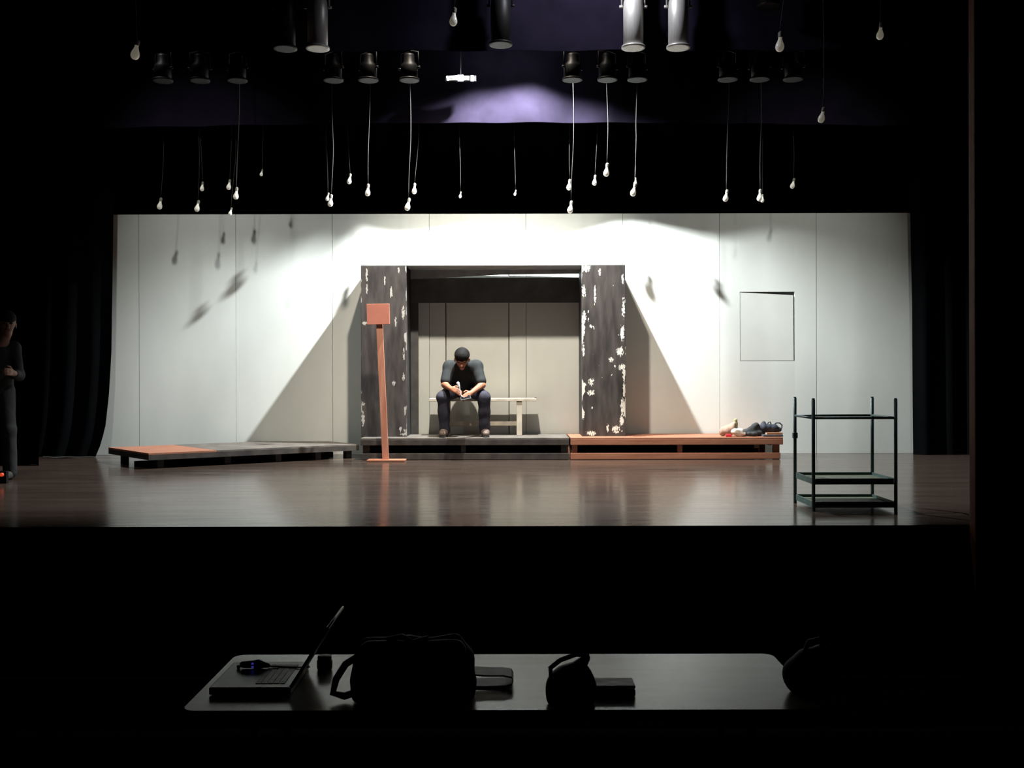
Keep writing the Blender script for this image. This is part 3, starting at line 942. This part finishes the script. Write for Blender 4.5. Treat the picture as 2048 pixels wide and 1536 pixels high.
blob('jacket_body', M['jacket'], jk, [(V((-0.09, 0, 0.040)), V((-0.01, 0, 0.055)), 0.035, 0.045), (V((0.0, 0, 0.06)), V((0.08, 0, 0.12)), 0.050, 0.048), (V((0.02, 0, 0.045)), V((0.12, 0, 0.05)), 0.04, 0.045)], 0.008, 0.02, 0.010, 42, 4)
blob('sleeve', M['jacket'], jk, [(V((-0.02, -0.06, 0.035)), V((0.06, -0.06, 0.03)), 0.028, 0.028)], 0.008, 0.02, 0.006, 50, 1)
fd = thing('folder', pile(1543, PLAT_Z, 11.95), 'grey folder lying under the tan book at the platform end', 'folder')
bbox('cover', M['gbook'], fd, -0.125, 0.105, -0.12, 0.12, 0.001, 0.026, 0.003)
bk = thing('book', pile(1545, PLAT_Z + 0.027, 11.95), 'tan book between the grey folder and the navy bag', 'book')
bbox('pages', M['cloth'], bk, -0.092, 0.088, -0.098, 0.098, 0.004, 0.019)
bbox('cover', M['book'], bk, -0.095, 0.092, -0.10, 0.10, 0.0, 0.0038)
bbox('cover', M['book'], bk, -0.095, 0.092, -0.10, 0.10, 0.0192, 0.023)
bbox('spine', M['book'], bk, -0.095, 0.092, -0.104, -0.1002, 0.0, 0.023)
nb = thing('navy_bag', pile(1543, PLAT_Z + 0.051, 11.96), 'navy bag with a looped strap on top of the tan book', 'bag')
blob('bag_body', M['bag'], nb, [(V((-0.09, 0, 0.050)), V((0.03, 0, 0.048)), 0.048, 0.047), (V((-0.10, 0, 0.08)), V((-0.095, 0, 0.11)), 0.03, 0.02), (V((0.0, 0, 0.04)), V((0.09, 0, 0.032)), 0.039, 0.030)], 0.008, 0.02, 0.005, 45, 8)
tube('strap', M['bag'], nb, [(0.03, 0, 0.085), (0.055, -0.01, 0.110), (0.09, -0.02, 0.110), (0.118, -0.02, 0.085), (0.118, -0.015, 0.050), (0.09, -0.01, 0.030)], 0.008)
tube('handle', M['bag'], nb, [(-0.05, 0, 0.085), (-0.04, 0, 0.115), (-0.015, 0, 0.12), (-0.005, 0, 0.085)], 0.007)

# ------------------------------------------------------------------ person standing in the left wing
W0 = V((-5.07, 9.6, 0))
man2 = thing('person', W0, 'person in dark clothes standing in the shadow of the left wing', 'person')
hd2 = V((0.22, 0.0, 1.50))
sh2l, sh2r = V((-0.02, 0.03, 1.27)), V((0.23, 0.10, 1.27))
mid2 = V((0.12, 0.05, 1.25))
f2 = V((0.55, -0.82, -0.05)).normalized()
s2 = V((0.82, 0.55, 0)).normalized()
u2 = V((0, 0, 1))
e2r = V((0.31, 0.05, 1.01))
w2r = V((0.35, -0.15, 1.03))
e2l = V((-0.04, -0.08, 1.01))
w2_l = V((0.13, -0.24, 1.01))
hip2 = V((0.10, 0.06, 0.86))
b2 = [(hip2, V((0.11, 0.06, 1.05)), 0.12, 0.11), (V((0.11, 0.06, 1.05)), mid2, 0.11, 0.10), (sh2l, mid2, 0.055, 0.09), (sh2r, mid2, 0.055, 0.09),
      (mid2, hd2 - u2 * 0.08, 0.055, 0.05), (hd2 + u2 * 0.02, hd2 + u2 * 0.035 + f2 * 0.01, 0.078, 0.076), (hd2 - u2 * 0.04 + f2 * 0.03, hd2 - u2 * 0.085 + f2 * 0.05, 0.052, 0.03),
      (hd2 + f2 * 0.08, hd2 + f2 * 0.105 - u2 * 0.03, 0.011, 0.015, 0.012), (hd2 + s2 * 0.078, hd2 + s2 * 0.082 - u2 * 0.03, 0.013, 0.009, 0.006), (hd2 - s2 * 0.078, hd2 - s2 * 0.082 - u2 * 0.03, 0.013, 0.009, 0.006),
      (sh2l, e2l, 0.048, 0.038), (sh2r, e2r, 0.048, 0.038), (e2l, w2_l, 0.038, 0.026), (e2r, w2r, 0.038, 0.026),
      (hip2 + V((-0.05, 0, 0)), V((0.005, 0.03, 0.48)), 0.085, 0.055), (hip2 + V((0.05, 0, 0)), V((0.205, 0.05, 0.48)), 0.085, 0.055),
      (V((0.005, 0.03, 0.48)), V((0.0, 0.06, 0.08)), 0.055, 0.036), (V((0.205, 0.05, 0.48)), V((0.21, 0.08, 0.08)), 0.055, 0.036)]
b2 += hand_prims(w2r, V((0.15, -0.9, 0.1)), V((-0.9, -0.1, 0)), V((0, 0.1, 1)), (0.35, 0.6))
b2 += hand_prims(w2_l, V((0.8, -0.4, 0.1)), V((0, 0.8, -0.3)), V((0, 0.1, 1)), (0.4, 0.6))
blob('body', M['skin2'], man2, b2, 0.008, 0.03)
blob('shirt', M['nylon'], man2, [(hip2 + V((0, 0, 0.02)), V((0.11, 0.06, 1.05)), 0.14, 0.13), (V((0.11, 0.06, 1.05)), mid2 - V((0, 0, 0.03)), 0.13, 0.11), (sh2l, mid2 - V((0, 0, 0.03)), 0.07, 0.10), (sh2r, mid2 - V((0, 0, 0.03)), 0.07, 0.10),
                                 (sh2l, e2l, 0.066, 0.052), (sh2r, e2r, 0.066, 0.052), (e2l, e2l.lerp(w2_l, 0.6), 0.052, 0.042), (e2r, e2r.lerp(w2r, 0.6), 0.052, 0.042)], 0.011, 0.035, 0.003, 24, 2)
blob('trousers', M['nylon'], man2, [(hip2 + V((-0.055, 0, 0)), V((0.005, 0.03, 0.48)), 0.105, 0.070), (hip2 + V((0.055, 0, 0)), V((0.205, 0.05, 0.48)), 0.105, 0.070), (V((0.005, 0.03, 0.48)), V((0.0, 0.06, 0.07)), 0.075, 0.062), (V((0.205, 0.05, 0.48)), V((0.21, 0.08, 0.07)), 0.075, 0.062)], 0.011, 0.03, 0.003, 24, 3)
blob('hair', M['hair'], man2, [(hd2 + u2 * 0.05 - f2 * 0.03, hd2 + u2 * 0.055 + f2 * 0.02, 0.085, 0.076), (hd2 - f2 * 0.04 - u2 * 0.02, hd2 - f2 * 0.04 + u2 * 0.04, 0.07, 0.08)], 0.008, 0.03)
for s in (-1, 1):
    blob('eye', M['eye'], man2, [(hd2 + u2 * 0.008 + f2 * 0.078 + s2 * s * 0.036, hd2 + u2 * 0.008 + f2 * 0.080 + s2 * s * 0.024, 0.009, 0.009)], 0.004, 0.005)
blob('mouth', M['lip'], man2, [(hd2 - u2 * 0.06 + f2 * 0.083 - s2 * 0.016, hd2 - u2 * 0.06 + f2 * 0.083 + s2 * 0.016, 0.007, 0.007)], 0.004, 0.005)
for x, y in ((0.0, 0.06), (0.21, 0.08)):
    so = blob('shoe', M['sole'], man2, [(V((x, y + 0.02, 0.05)), V((x + 0.02, y - 0.15, 0.045)), 0.042, 0.036), (V((x, y, 0.05)), V((x, y, 0.09)), 0.042, 0.042)], 0.009, 0.02)
    for v in so.data.vertices:
        v.co.z = max(v.co.z, 0.002)
rl = thing('indicator_light', at(3, 947, 9.3), 'small red glowing light low in the left wing', 'light')
lathe('red_lens', M['redled'], rl, [(0.001, -0.018), (0.016, -0.014), (0.02, 0), (0.016, 0.014), (0.001, 0.018)], 12)
bbox('housing', M['lantern'], rl, -0.035, 0.035, 0.012, 0.06, -rl.location.z, 0.03, 0.004)


# ------------------------------------------------------------------ lanterns on battens
def batten(y, z, label):
    t = thing('lighting_batten', (0, y, z), label, 'batten')
    tube('pipe', M['lantern'], t, [(-6, 0, 0), (6, 0, 0)], 0.024, 12)
    for x in (-5, -2.5, 0.4, 2.5, 5):
        tube('hanger', M['lantern'], t, [(x, 0, 0.024), (x, 0, 2.2)], 0.006, 6)
    return t


BY = 9.9
BZ = at(0, 88, BY).z
batten(BY, BZ, 'dark pipe batten carrying the black lanterns above the wall')
SY = 8.25
SZ = 4.45
batten(SY, SZ, 'pipe batten carrying the silver lanterns above the top of the picture')
CZ = 5.9
for cy_, cl_ in ((7.8, 'pipe above the picture carrying the nearest bulb cords'), (11.7, 'pipe behind the near border carrying the middle bulb cords'),
                 (12.1, 'pipe behind the purple border carrying the far bulb cords')):
    batten(cy_, CZ, cl_)


def lantern(name, m, rimm, r, h, label, cat, group):
    """a can hung from the pipe by clamp and yoke, mouth downwards; origin on the pipe"""
    t = thing(name, (0, 0, 0), label, cat, group)
    bbox('clamp', m, t, -0.02, 0.02, -0.032, 0.032, -0.06, -0.027, 0.003)
    tube('yoke', m, t, [(-r - 0.012, 0, -0.12 - h * 0.45), (-r - 0.012, 0, -0.085), (0, 0, -0.065), (r + 0.012, 0, -0.085), (r + 0.012, 0, -0.12 - h * 0.45)], 0.007, 6)
    z0 = -0.10
    lathe('can', m, t, [(0.001, z0), (r * 0.55, z0), (r * 0.62, z0 - 0.02), (r * 0.62, z0 - h * 0.28), (r * 0.95, z0 - h * 0.42), (r, z0 - h * 0.5), (r, z0 - h + 0.02), (r * 0.9, z0 - h + 0.018), (r * 0.88, z0 - h * 0.6), (0.001, z0 - h * 0.58)], 20)
    lathe('gel_frame', rimm, t, [(r * 0.92, z0 - h + 0.017), (r * 1.18, z0 - h + 0.015), (r * 1.18, z0 - h), (r * 0.92, z0 - h)], 20)
    for s in (-1, 1):
        k = tube('knob', rimm, t, [(s * (r + 0.004), 0, -0.12 - h * 0.45), (s * (r + 0.032), 0, -0.12 - h * 0.45)], 0.012, 8)
    lathe('lens', M['lens'], t, [(0.001, z0 - h + 0.03), (r * 0.84, z0 - h + 0.034), (r * 0.84, z0 - h + 0.04), (0.001, z0 - h + 0.042)], 16)
    return t


LPX = [327, 401, 476, 668, 738, 820, 1146, 1216, 1276, 1457, 1521, 1588]
proto = None
for i, px in enumerate(LPX):
    lab = 'small black lantern on the batten above the wall, %s from the left' % ORD[i]
    if proto is None:
        proto = lantern('stage_lantern', M['lantern'], M['rim'], 0.085, 0.26, lab, 'stage light', 'black lanterns on the far batten')
        o = proto
    else:
        o = copy_tree(proto)
        o['label'] = lab
    o.location = ((px - 1024) / F * BY, BY, BZ)
    o.rotation_euler = (0, 0, rng.uniform(-0.6, 0.6))
SIL = [(572, 97, 'M'), (637, 97, 'S'), (1003, 90, 'M'), (1268, 97, 'S'), (1358, 97, 'S'), (1540, 15, 'M')]
SLAB = ['dull lantern left of the bright silver lantern at the top edge', 'silver lantern at the top, left of the purple border light',
        'dull lantern at the top edge above the lit work lamp', 'brightest silver lantern at the top, right of centre',
        'dimmer silver lantern to the right of the brightest one', 'short dull lantern at the top edge, above right part of wall']
for (px, pyb, kd), lab in zip(SIL, SLAB):
    zb = at(0, pyb, SY).z
    h = SZ - 0.10 - zb
    m = M['silver'] if kd == 'S' else M['rim']
    o = lantern('stage_lantern', m, m, 0.083, h, lab, 'stage light', 'lanterns on the near batten')
    o.location = ((px - 1024) / F * SY, SY, SZ)

# dim unseen lamp added above the top edge of the picture that lights the near border and the silver lanterns
wl = lantern('stage_lantern', M['lantern'], M['rim'], 0.085, 0.26, 'added unseen lantern above the picture lighting the near border', 'stage light', None)
wl.location = (0.58, 7.64, 4.92)
spot('added_border_light', (0.58, 7.64, 4.5), (0.58, 8.45, 3.6), 100, 80, 0.8, (0.86, 0.88, 1.0), 0.06)


# the four big lamps that light the set, all hidden above the picture
def floodlamp(loc, target, label):
    t = thing('flood_lamp', loc, label, 'stage light', 'set lights above the picture')
    q = (V(target) - V(loc)).to_track_quat('-Z', 'Y').to_euler()
    hsg = lathe('housing', M['lantern'], t, [(0.001, 0.30), (0.10, 0.30), (0.13, 0.24), (0.135, 0.07), (0.128, 0.07), (0.12, 0.22), (0.001, 0.27)], 20)
    hsg.rotation_euler = q
    tube('yoke', M['lantern'], t, [(-0.15, 0, 0.1), (-0.15, 0, 0.35), (0.15, 0, 0.35), (0.15, 0, 0.1)], 0.009, 6)
    tube('hanger', M['lantern'], t, [(0, 0, 0.355), (0, 0, 1.2)], 0.012, 6)
    return t


fl0 = floodlamp(FLOOD, FLOOD + V((0, -0.462, -0.887)), 'flood lamp behind the near border that lights the wall top')
bbox('added_barn_door', M['lantern'], fl0, -0.32, 0.32, -0.32, -0.31, -0.36, 0.25)  # unseen flaps added to keep flood spill off wing, rack and auditorium
bbox('added_barn_door', M['lantern'], fl0, -0.32, -0.31, -0.309, -0.06, -0.285, 0.25)
bbox('added_barn_door', M['lantern'], fl0, 0.31, 0.32, -0.309, -0.06, -0.285, 0.25)
floodlamp(KEY, (0.1, 12.1, 0.6), 'warm key lamp hidden above the doorway')
floodlamp(WASH_L, (-3.2, 12.6, 0.95), 'wash lamp hidden above the left of the stage')
floodlamp(WASH_R, (3.0, 12.6, 0.95), 'wash lamp hidden above the right of the stage')

# visible lit work lamp
WY = 11.7
wp = at(922.5, 156, WY)
k = WY / F
wk = thing('work_lamp', wp, 'lit white work lamp hanging below the top border', 'lamp')
bbox('reflector', M['lantern'], wk, -31 * k, 31 * k, 0.014, 0.05, -0.034, 0.036, 0.006)
tube('lit_tube', M['tube2'], wk, [(-24 * k, 0, 0), (-6 * k, 0, 0.004)], 0.026, 10)
tube('lit_tube', M['tube'], wk, [(-5 * k, 0, 0.002), (5.5 * k, 0, 0.002)], 0.036, 12)
tube('lit_tube', M['tube2'], wk, [(7.5 * k, 0, 0), (17 * k, 0, 0)], 0.024, 10)
tube('lit_tube', M['tube'], wk, [(-27.5 * k, 0, -0.005), (-24.5 * k, 0, 0)], 0.025, 10)
tube('lit_tube', M['tube'], wk, [(20.5 * k, 0, -0.003), (26.5 * k, 0, -0.003)], 0.030, 10)
tube('hanger', M['lantern'], wk, [(0, 0.03, 0.052), (0, 0.03, CZ - 0.026 - wp.z)], 0.008, 6)

# ------------------------------------------------------------------ bare bulbs on long cords
# picture x, y of the bulb, x of the cord top, distance, size
BULBS = [(275, 105, 268, 7.8, 1.1), (322, 410, 327, 12.05, 1), (397, 415, 401, 12.05, 1), (406, 375, 404, 12.2, .8), (460, 372, 466, 12.15, .9),
         (474, 390, 478, 11.7, 1), (463, 425, 470, 12.3, .7), (525, 347, 525, 12.3, .6), (663, 405, 668, 11.7, 1), (657, 396, 656, 12.2, .7),
         (701, 361, 698, 12.1, .9), (737, 384, 739, 11.7, 1), (818, 413, 820, 11.7, 1.05), (830, 381, 836, 12.1, .95), (910, 40, 918, 7.8, 1),
         (922, 392, 922, 12.3, .55), (1032, 388, 1032, 12.3, .5), (1140, 374, 1141, 12.1, .95), (1143, 419, 1146, 11.7, 1.05), (1191, 365, 1194, 12.1, .9),
         (1215, 345, 1216, 11.6, 1.1), (1272, 367, 1272, 12.2, .7), (1270, 385, 1276, 11.7, 1.1), (1454, 397, 1457, 11.7, 1.0), (1521, 396, 1521, 11.7, 1.0),
         (1526, 401, 1524, 12.2, .7), (1562, 92, 1572, 7.8, 1.1), (1588, 372, 1588, 11.9, .9), (1647, 237, 1653, 7.8, 0.85), (1763, 70, 1770, 7.8, .9)]
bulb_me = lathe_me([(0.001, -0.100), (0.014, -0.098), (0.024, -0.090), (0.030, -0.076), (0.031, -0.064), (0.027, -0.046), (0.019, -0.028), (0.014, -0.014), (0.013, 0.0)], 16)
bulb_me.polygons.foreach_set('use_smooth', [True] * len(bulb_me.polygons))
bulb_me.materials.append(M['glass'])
sock_me = lathe_me([(0.015, 0.001), (0.017, 0.006), (0.017, 0.034), (0.008, 0.044), (0.001, 0.046)], 12)
sock_me.materials.append(M['socket'])
order = sorted(range(len(BULBS)), key=lambda i: BULBS[i][0])
for rank, bi in enumerate(order):
    px, py, cx, d, sz = BULBS[bi]
    d = min((7.8, 11.7, 12.1), key=lambda q: abs(q - d))
    p = at(px, py, d) + V((0, 0, 0.055 * sz))
    t = thing('hanging_bulb', p, 'bare bulb hanging on a thin cord, %s from the left among the bulbs' % ORD[rank], 'light bulb', 'bare bulbs hung above the stage')
    tilt = (rng.uniform(-0.15, 0.15), rng.uniform(0.05, 0.25), 0)
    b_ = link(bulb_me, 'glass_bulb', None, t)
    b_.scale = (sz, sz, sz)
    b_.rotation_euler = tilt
    s_ = link(sock_me, 'socket', None, t)
    s_.scale = (sz, sz, sz)
    s_.rotation_euler = tilt
    top = V(((cx - 1024) / F * d, d, CZ - 0.024))
    h = top.z - p.z - 0.042 * sz
    pts = []
    for q in range(25):
        f = q / 24
        x = (top.x - p.x) * min(1, f * 5) + 0.016 * math.sin(f * 7 + bi) * min(1, f * 4)
        pts.append((x, 0.01 * math.sin(f * 5 + 2 * bi), 0.042 * sz + f * h))
    tube('cord', M['cord'], t, pts, 0.0038 if d < 11.9 else 0.0022, 6)

# ------------------------------------------------------------------ table in the auditorium
TZ = -0.256
ty0, ty1 = 3.75, 4.50
tx0, tx1 = -1.245, 1.165
tb = thing('folding_table', ((tx0 + tx1) / 2, (ty0 + ty1) / 2, -1.0), 'long folding table with a pale top in the dark auditorium', 'table')
vs, n = [], 8
tw, td, cr = (tx1 - tx0) / 2, (ty1 - ty0) / 2, 0.05
ring = []
for cx, cy, a0 in ((tw - cr, td - cr, 0), (-tw + cr, td - cr, 90), (-tw + cr, -td + cr, 180), (tw - cr, -td + cr, 270)):
    for q in range(n + 1):
        a = R(a0 + 90 * q / n)
        ring.append((cx + cr * math.cos(a), cy + cr * math.sin(a)))
nr = len(ring)
zt_ = TZ + 1.0
vs = [(x, y, zt_ - 0.03) for x, y in ring] + [(x, y, zt_) for x, y in ring]
fs = [tuple(range(nr))[::-1], tuple(range(nr, 2 * nr))] + [(k, (k + 1) % nr, (k + 1) % nr + nr, k + nr) for k in range(nr)]
link(mesh_from(vs, fs), 'tabletop', M['table'], tb)
for sx in (-1, 1):
    for sy_ in (-1, 1):
        tube('leg', M['tlegs'], tb, [(sx * (tw - 0.25), sy_ * (td - 0.1), 0.0), (sx * (tw - 0.25), sy_ * (td - 0.1), zt_ - 0.031)], 0.014, 8)
    tube('brace', M['tlegs'], tb, [(sx * (tw - 0.25), -td + 0.115, 0.15), (sx * (tw - 0.25), td - 0.115, 0.15)], 0.010, 8)


def tab(px, py):
    return on_plane(px, py, TZ)


# laptop turned sideways, its lid leaning away to the right
la, lb_ = tab(416, 1390), tab(580, 1390)
lc, ld = tab(613, 1308), tab(487, 1311)
lt = thing('laptop', ((la.x + lb_.x) / 2, (la.y + lc.y) / 2, TZ), 'open laptop turned sideways at the left end of the table', 'laptop')
o_ = lt.location
bx0, bx1 = la.x - o_.x, lb_.x - o_.x
byy0, byy1 = la.y - o_.y + 0.0, la.y - o_.y + 0.36
base = bbox('base', M['lapdark'], lt, bx0, bx1, byy0, byy1, 0.003, 0.030, 0.004)
bbox('deck', M['lapdeck'], base, -0.155, 0.15, -(byy1 - byy0) / 2 + 0.006, (byy1 - byy0) / 2 - 0.006, 0.0136, 0.0148)
cz = 0.0150
for r_ in range(5):
    for c_ in range(12):
        xx = 0.02 + r_ * 0.024
        yy = -(byy1 - byy0) / 2 + 0.06 + c_ * ((byy1 - byy0 - 0.12) / 11)
        bbox('key', M['lapkey'], base, xx - 0.010, xx + 0.010, yy - 0.010, yy + 0.010, cz, cz + 0.002)
lid_top = V((0.20, 0, 0.30))
near, far = byy0 + 0.004, byy1 - 0.004
vs = []
hx0 = bx1 - 0.006
# the lid: hinge along the right side of the base
zt1, xt1 = 0.245, 0.135
dirv = V((xt1, 0, zt1 - 0.03)).normalized()
nrm = V((dirv.z, 0, -dirv.x)) * 0.012
for y in (near, far):
    a = V((hx0, y, 0.034))
    b = a + dirv * 0.275
    vs += [a, b, b + nrm, a + nrm]
link(mesh_from(vs, [(0, 1, 2, 3), (7, 6, 5, 4), (0, 4, 5, 1), (1, 5, 6, 2), (2, 6, 7, 3), (3, 7, 4, 0)]), 'lid', M['lapdark'], lt)
e0 = V((hx0, near, 0.034)) + dirv * 0.277 + nrm * 0.5
e1 = V((hx0, far, 0.034)) + dirv * 0.277 + nrm * 0.5
tube('lid_edge', M['laprim'], lt, [e0, e1], 0.004, 6)
# mouse-like gadget with a blue light on the laptop
mp_ = on_plane(506, 1336, TZ + 0.03)
gz = thing('small_gadget', (mp_.x, mp_.y, TZ + 0.030), 'small dark gadget with a blue light on the laptop', 'gadget')
blob('shell', M['lapdark'], gz, [(V((-0.045, 0, 0.017)), V((0.02, 0, 0.019)), 0.014, 0.017), (V((0.02, 0, 0.019)), V((0.06, 0, 0.013)), 0.017, 0.010)], 0.005, 0.01)
for z in (0.026, 0.012):
    tube('blue_light', M['led'], gz, [(-0.004, -0.019, z), (0.004, -0.019, z)], 0.004, 6)
tube('wire', M['lapdark'], gz, [(0.065, 0, 0.010), (0.12, 0.01, 0.005), (0.19, 0.0, 0.005), (0.235, 0.005, 0.005)], 0.003, 6)
lathe('end_cap', M['buckle'], gz, [(0.001, -0.008), (0.008, -0.006), (0.008, 0.006), (0.001, 0.008)], 10, (-0.062, -0.005, 0.009))

# small round pot beside the lid
mk = tab(648, 1338)
mg = thing('small_jar', (mk.x, mk.y, TZ), 'small dark round jar between the laptop and the black bag', 'jar')
lathe('jar_body', M['lapdark'], mg, [(0.001, 0.001), (0.03, 0.001), (0.033, 0.01), (0.033, 0.038), (0.028, 0.044), (0.001, 0.044)], 16)
lathe('jar_lid', M['lapdark'], mg, [(0.001, 0.045), (0.030, 0.045), (0.030, 0.058), (0.001, 0.06)], 16)

# big black shoulder bag
bp_ = tab(826, 1400)
BYc = 3.89
kx = BYc / F
bg = thing('shoulder_bag', ((826 - 1024) * kx, BYc, TZ + 0.005), 'big black shoulder bag slumped in the middle of the table', 'bag')
hwb = 120 * kx
zt2 = at(0, 1270, BYc).z - TZ
blob('bag_body', M['nylon'], bg, [
    (V((-hwb + 0.04, -0.04, 0.030)), V((hwb - 0.04, -0.04, 0.030)), 0.045, 0.045), (V((-hwb + 0.04, 0.05, 0.030)), V((hwb - 0.04, 0.05, 0.030)), 0.045, 0.045),
    (V((-hwb + 0.05, 0, 0.07)), V((hwb - 0.05, 0, 0.07)), 0.06, 0.06), (V((-hwb + 0.065, 0, 0.14)), V((hwb - 0.06, 0, 0.145)), 0.065, 0.065),
    (V((-hwb + 0.055, 0, zt2 - 0.04)), V((-0.03, 0, zt2 - 0.052)), 0.030, 0.04), (V((0.0, 0, zt2 - 0.055)), V((hwb - 0.075, 0, zt2 - 0.030)), 0.04, 0.030)],
    0.010, 0.035, 0.005, 24, 3, flat=0.0)
fl_ = blob('flap', M['nylon'], bg, [(V((-hwb + 0.07, -0.045, zt2 - 0.06)), V((hwb - 0.07, -0.045, zt2 - 0.055)), 0.045, 0.045), (V((-hwb + 0.08, -0.075, 0.08)), V((hwb - 0.08, -0.075, 0.08)), 0.016, 0.016), (V((-hwb + 0.08, -0.07, 0.15)), V((hwb - 0.08, -0.07, 0.15)), 0.02, 0.02)], 0.010, 0.05, 0.003, 25, 6)
for px in (757, 881):
    bbox('buckle', M['buckle'], bg, (px - 826) * kx - 0.012, (px - 826) * kx + 0.012, -0.108, -0.098, 0.02, 0.045, 0.003)
tube('strap', M['nylon'], bg, [(-hwb + 0.02, 0.0, 0.16), (-hwb - 0.03, -0.01, 0.13), (-hwb - 0.065, -0.02, 0.075), (-hwb - 0.075, -0.03, 0.025), (-hwb - 0.03, -0.04, 0.016), (-hwb + 0.02, -0.03, 0.03)], 0.014, 8)
tube('grab_loop', M['nylon'], bg, [(-0.10, -0.03, zt2 - 0.012), (-0.04, -0.035, zt2 + 0.002), (0.0, -0.04, zt2 - 0.02), (0.06, -0.03, zt2 - 0.006)], 0.009, 6)
# wide webbing strap lying to the right of the bag
ws = thing('camera_strap', (tab(990, 1368).x, tab(990, 1368).y, TZ), 'wide dark strap doubled over beside the black bag', 'strap')
vs, fs = [], []
path = [(-0.09, 0.012), (-0.03, 0.012), (0.04, 0.014), (0.066, 0.022), (0.072, 0.036), (0.064, 0.050), (0.03, 0.056), (-0.04, 0.056), (-0.09, 0.060)]
for x, z in path:
    for dy, dz in ((-0.055, 0), (0.055, 0), (0.055, 0.007), (-0.055, 0.007)):
        vs.append((x, dy, z + dz - 0.010))
for i in range(len(path) - 1):
    for q in range(4):
        fs.append((i * 4 + q, i * 4 + (q + 1) % 4, i * 4 + 4 + (q + 1) % 4, i * 4 + 4 + q))
fs += [(0, 1, 2, 3), tuple(len(vs) - 4 + q for q in (3, 2, 1, 0))]
link(mesh_from(vs, fs), 'webbing', M['leather'], ws)

# small dark pouch with a carrying loop, and a dark case beside it
pp = tab(1140, 1408)
pc = thing('pouch', (pp.x, pp.y, TZ), 'small dark pouch with a looped handle right of the black bag', 'pouch')
kp = pp.y / F
blob('pouch_body', M['leather'], pc, [(V((-0.042, 0, 0.030)), V((0.046, 0, 0.030)), 0.052, 0.052), (V((-0.04, 0, 0.07)), V((0.04, 0, 0.07)), 0.052, 0.052), (V((-0.015, 0, 0.11)), V((0.03, 0, 0.125)), 0.04, 0.04)], 0.008, 0.03, 0.005, 34, 2, flat=0.001)
tube('loop_handle', M['leather'], pc, [(0.055, 0, 0.15), (0.065, 0, 0.185), (0.02, -0.005, 0.19), (-0.04, -0.01, 0.17), (-0.078, -0.01, 0.14), (-0.075, -0.01, 0.105), (-0.05, 0, 0.10)], 0.0095, 8)
blob('closure', M['leather'], pc, [(V((0.03, 0, 0.14)), V((0.06, 0, 0.175)), 0.03, 0.016)], 0.007, 0.02)
cp = tab(1226, 1393)
cs = thing('slim_case', (cp.x, cp.y + 0.05, TZ), 'slim dark case lying against the small pouch', 'case')
bbox('case_body', M['leather'], cs, -0.085, 0.085, -0.055, 0.055, 0.001, 0.028, 0.006)
bbox('case_lid', M['leather'], cs, -0.085, 0.085, -0.055, 0.055, 0.029, 0.042, 0.005)
# dark soft bag at the right end
rb = tab(1606, 1385)
rg = thing('soft_bag', (rb.x, rb.y, TZ), 'dark soft round bag at the right end of the table', 'bag')
blob('bag_body', M['nylon'], rg, [(V((-0.01, 0, 0.05)), V((0.06, 0, 0.05)), 0.07, 0.075), (V((-0.02, 0, 0.085)), V((0.05, 0, 0.09)), 0.055, 0.06), (V((0.02, 0, 0.12)), V((0.07, 0, 0.14)), 0.045, 0.045)], 0.010, 0.035, 0.008, 28, 7, flat=0.001)
tube('handle', M['nylon'], rg, [(0.0, 0, 0.15), (0.02, 0, 0.20), (0.06, 0, 0.21), (0.08, 0, 0.17)], 0.009, 6)
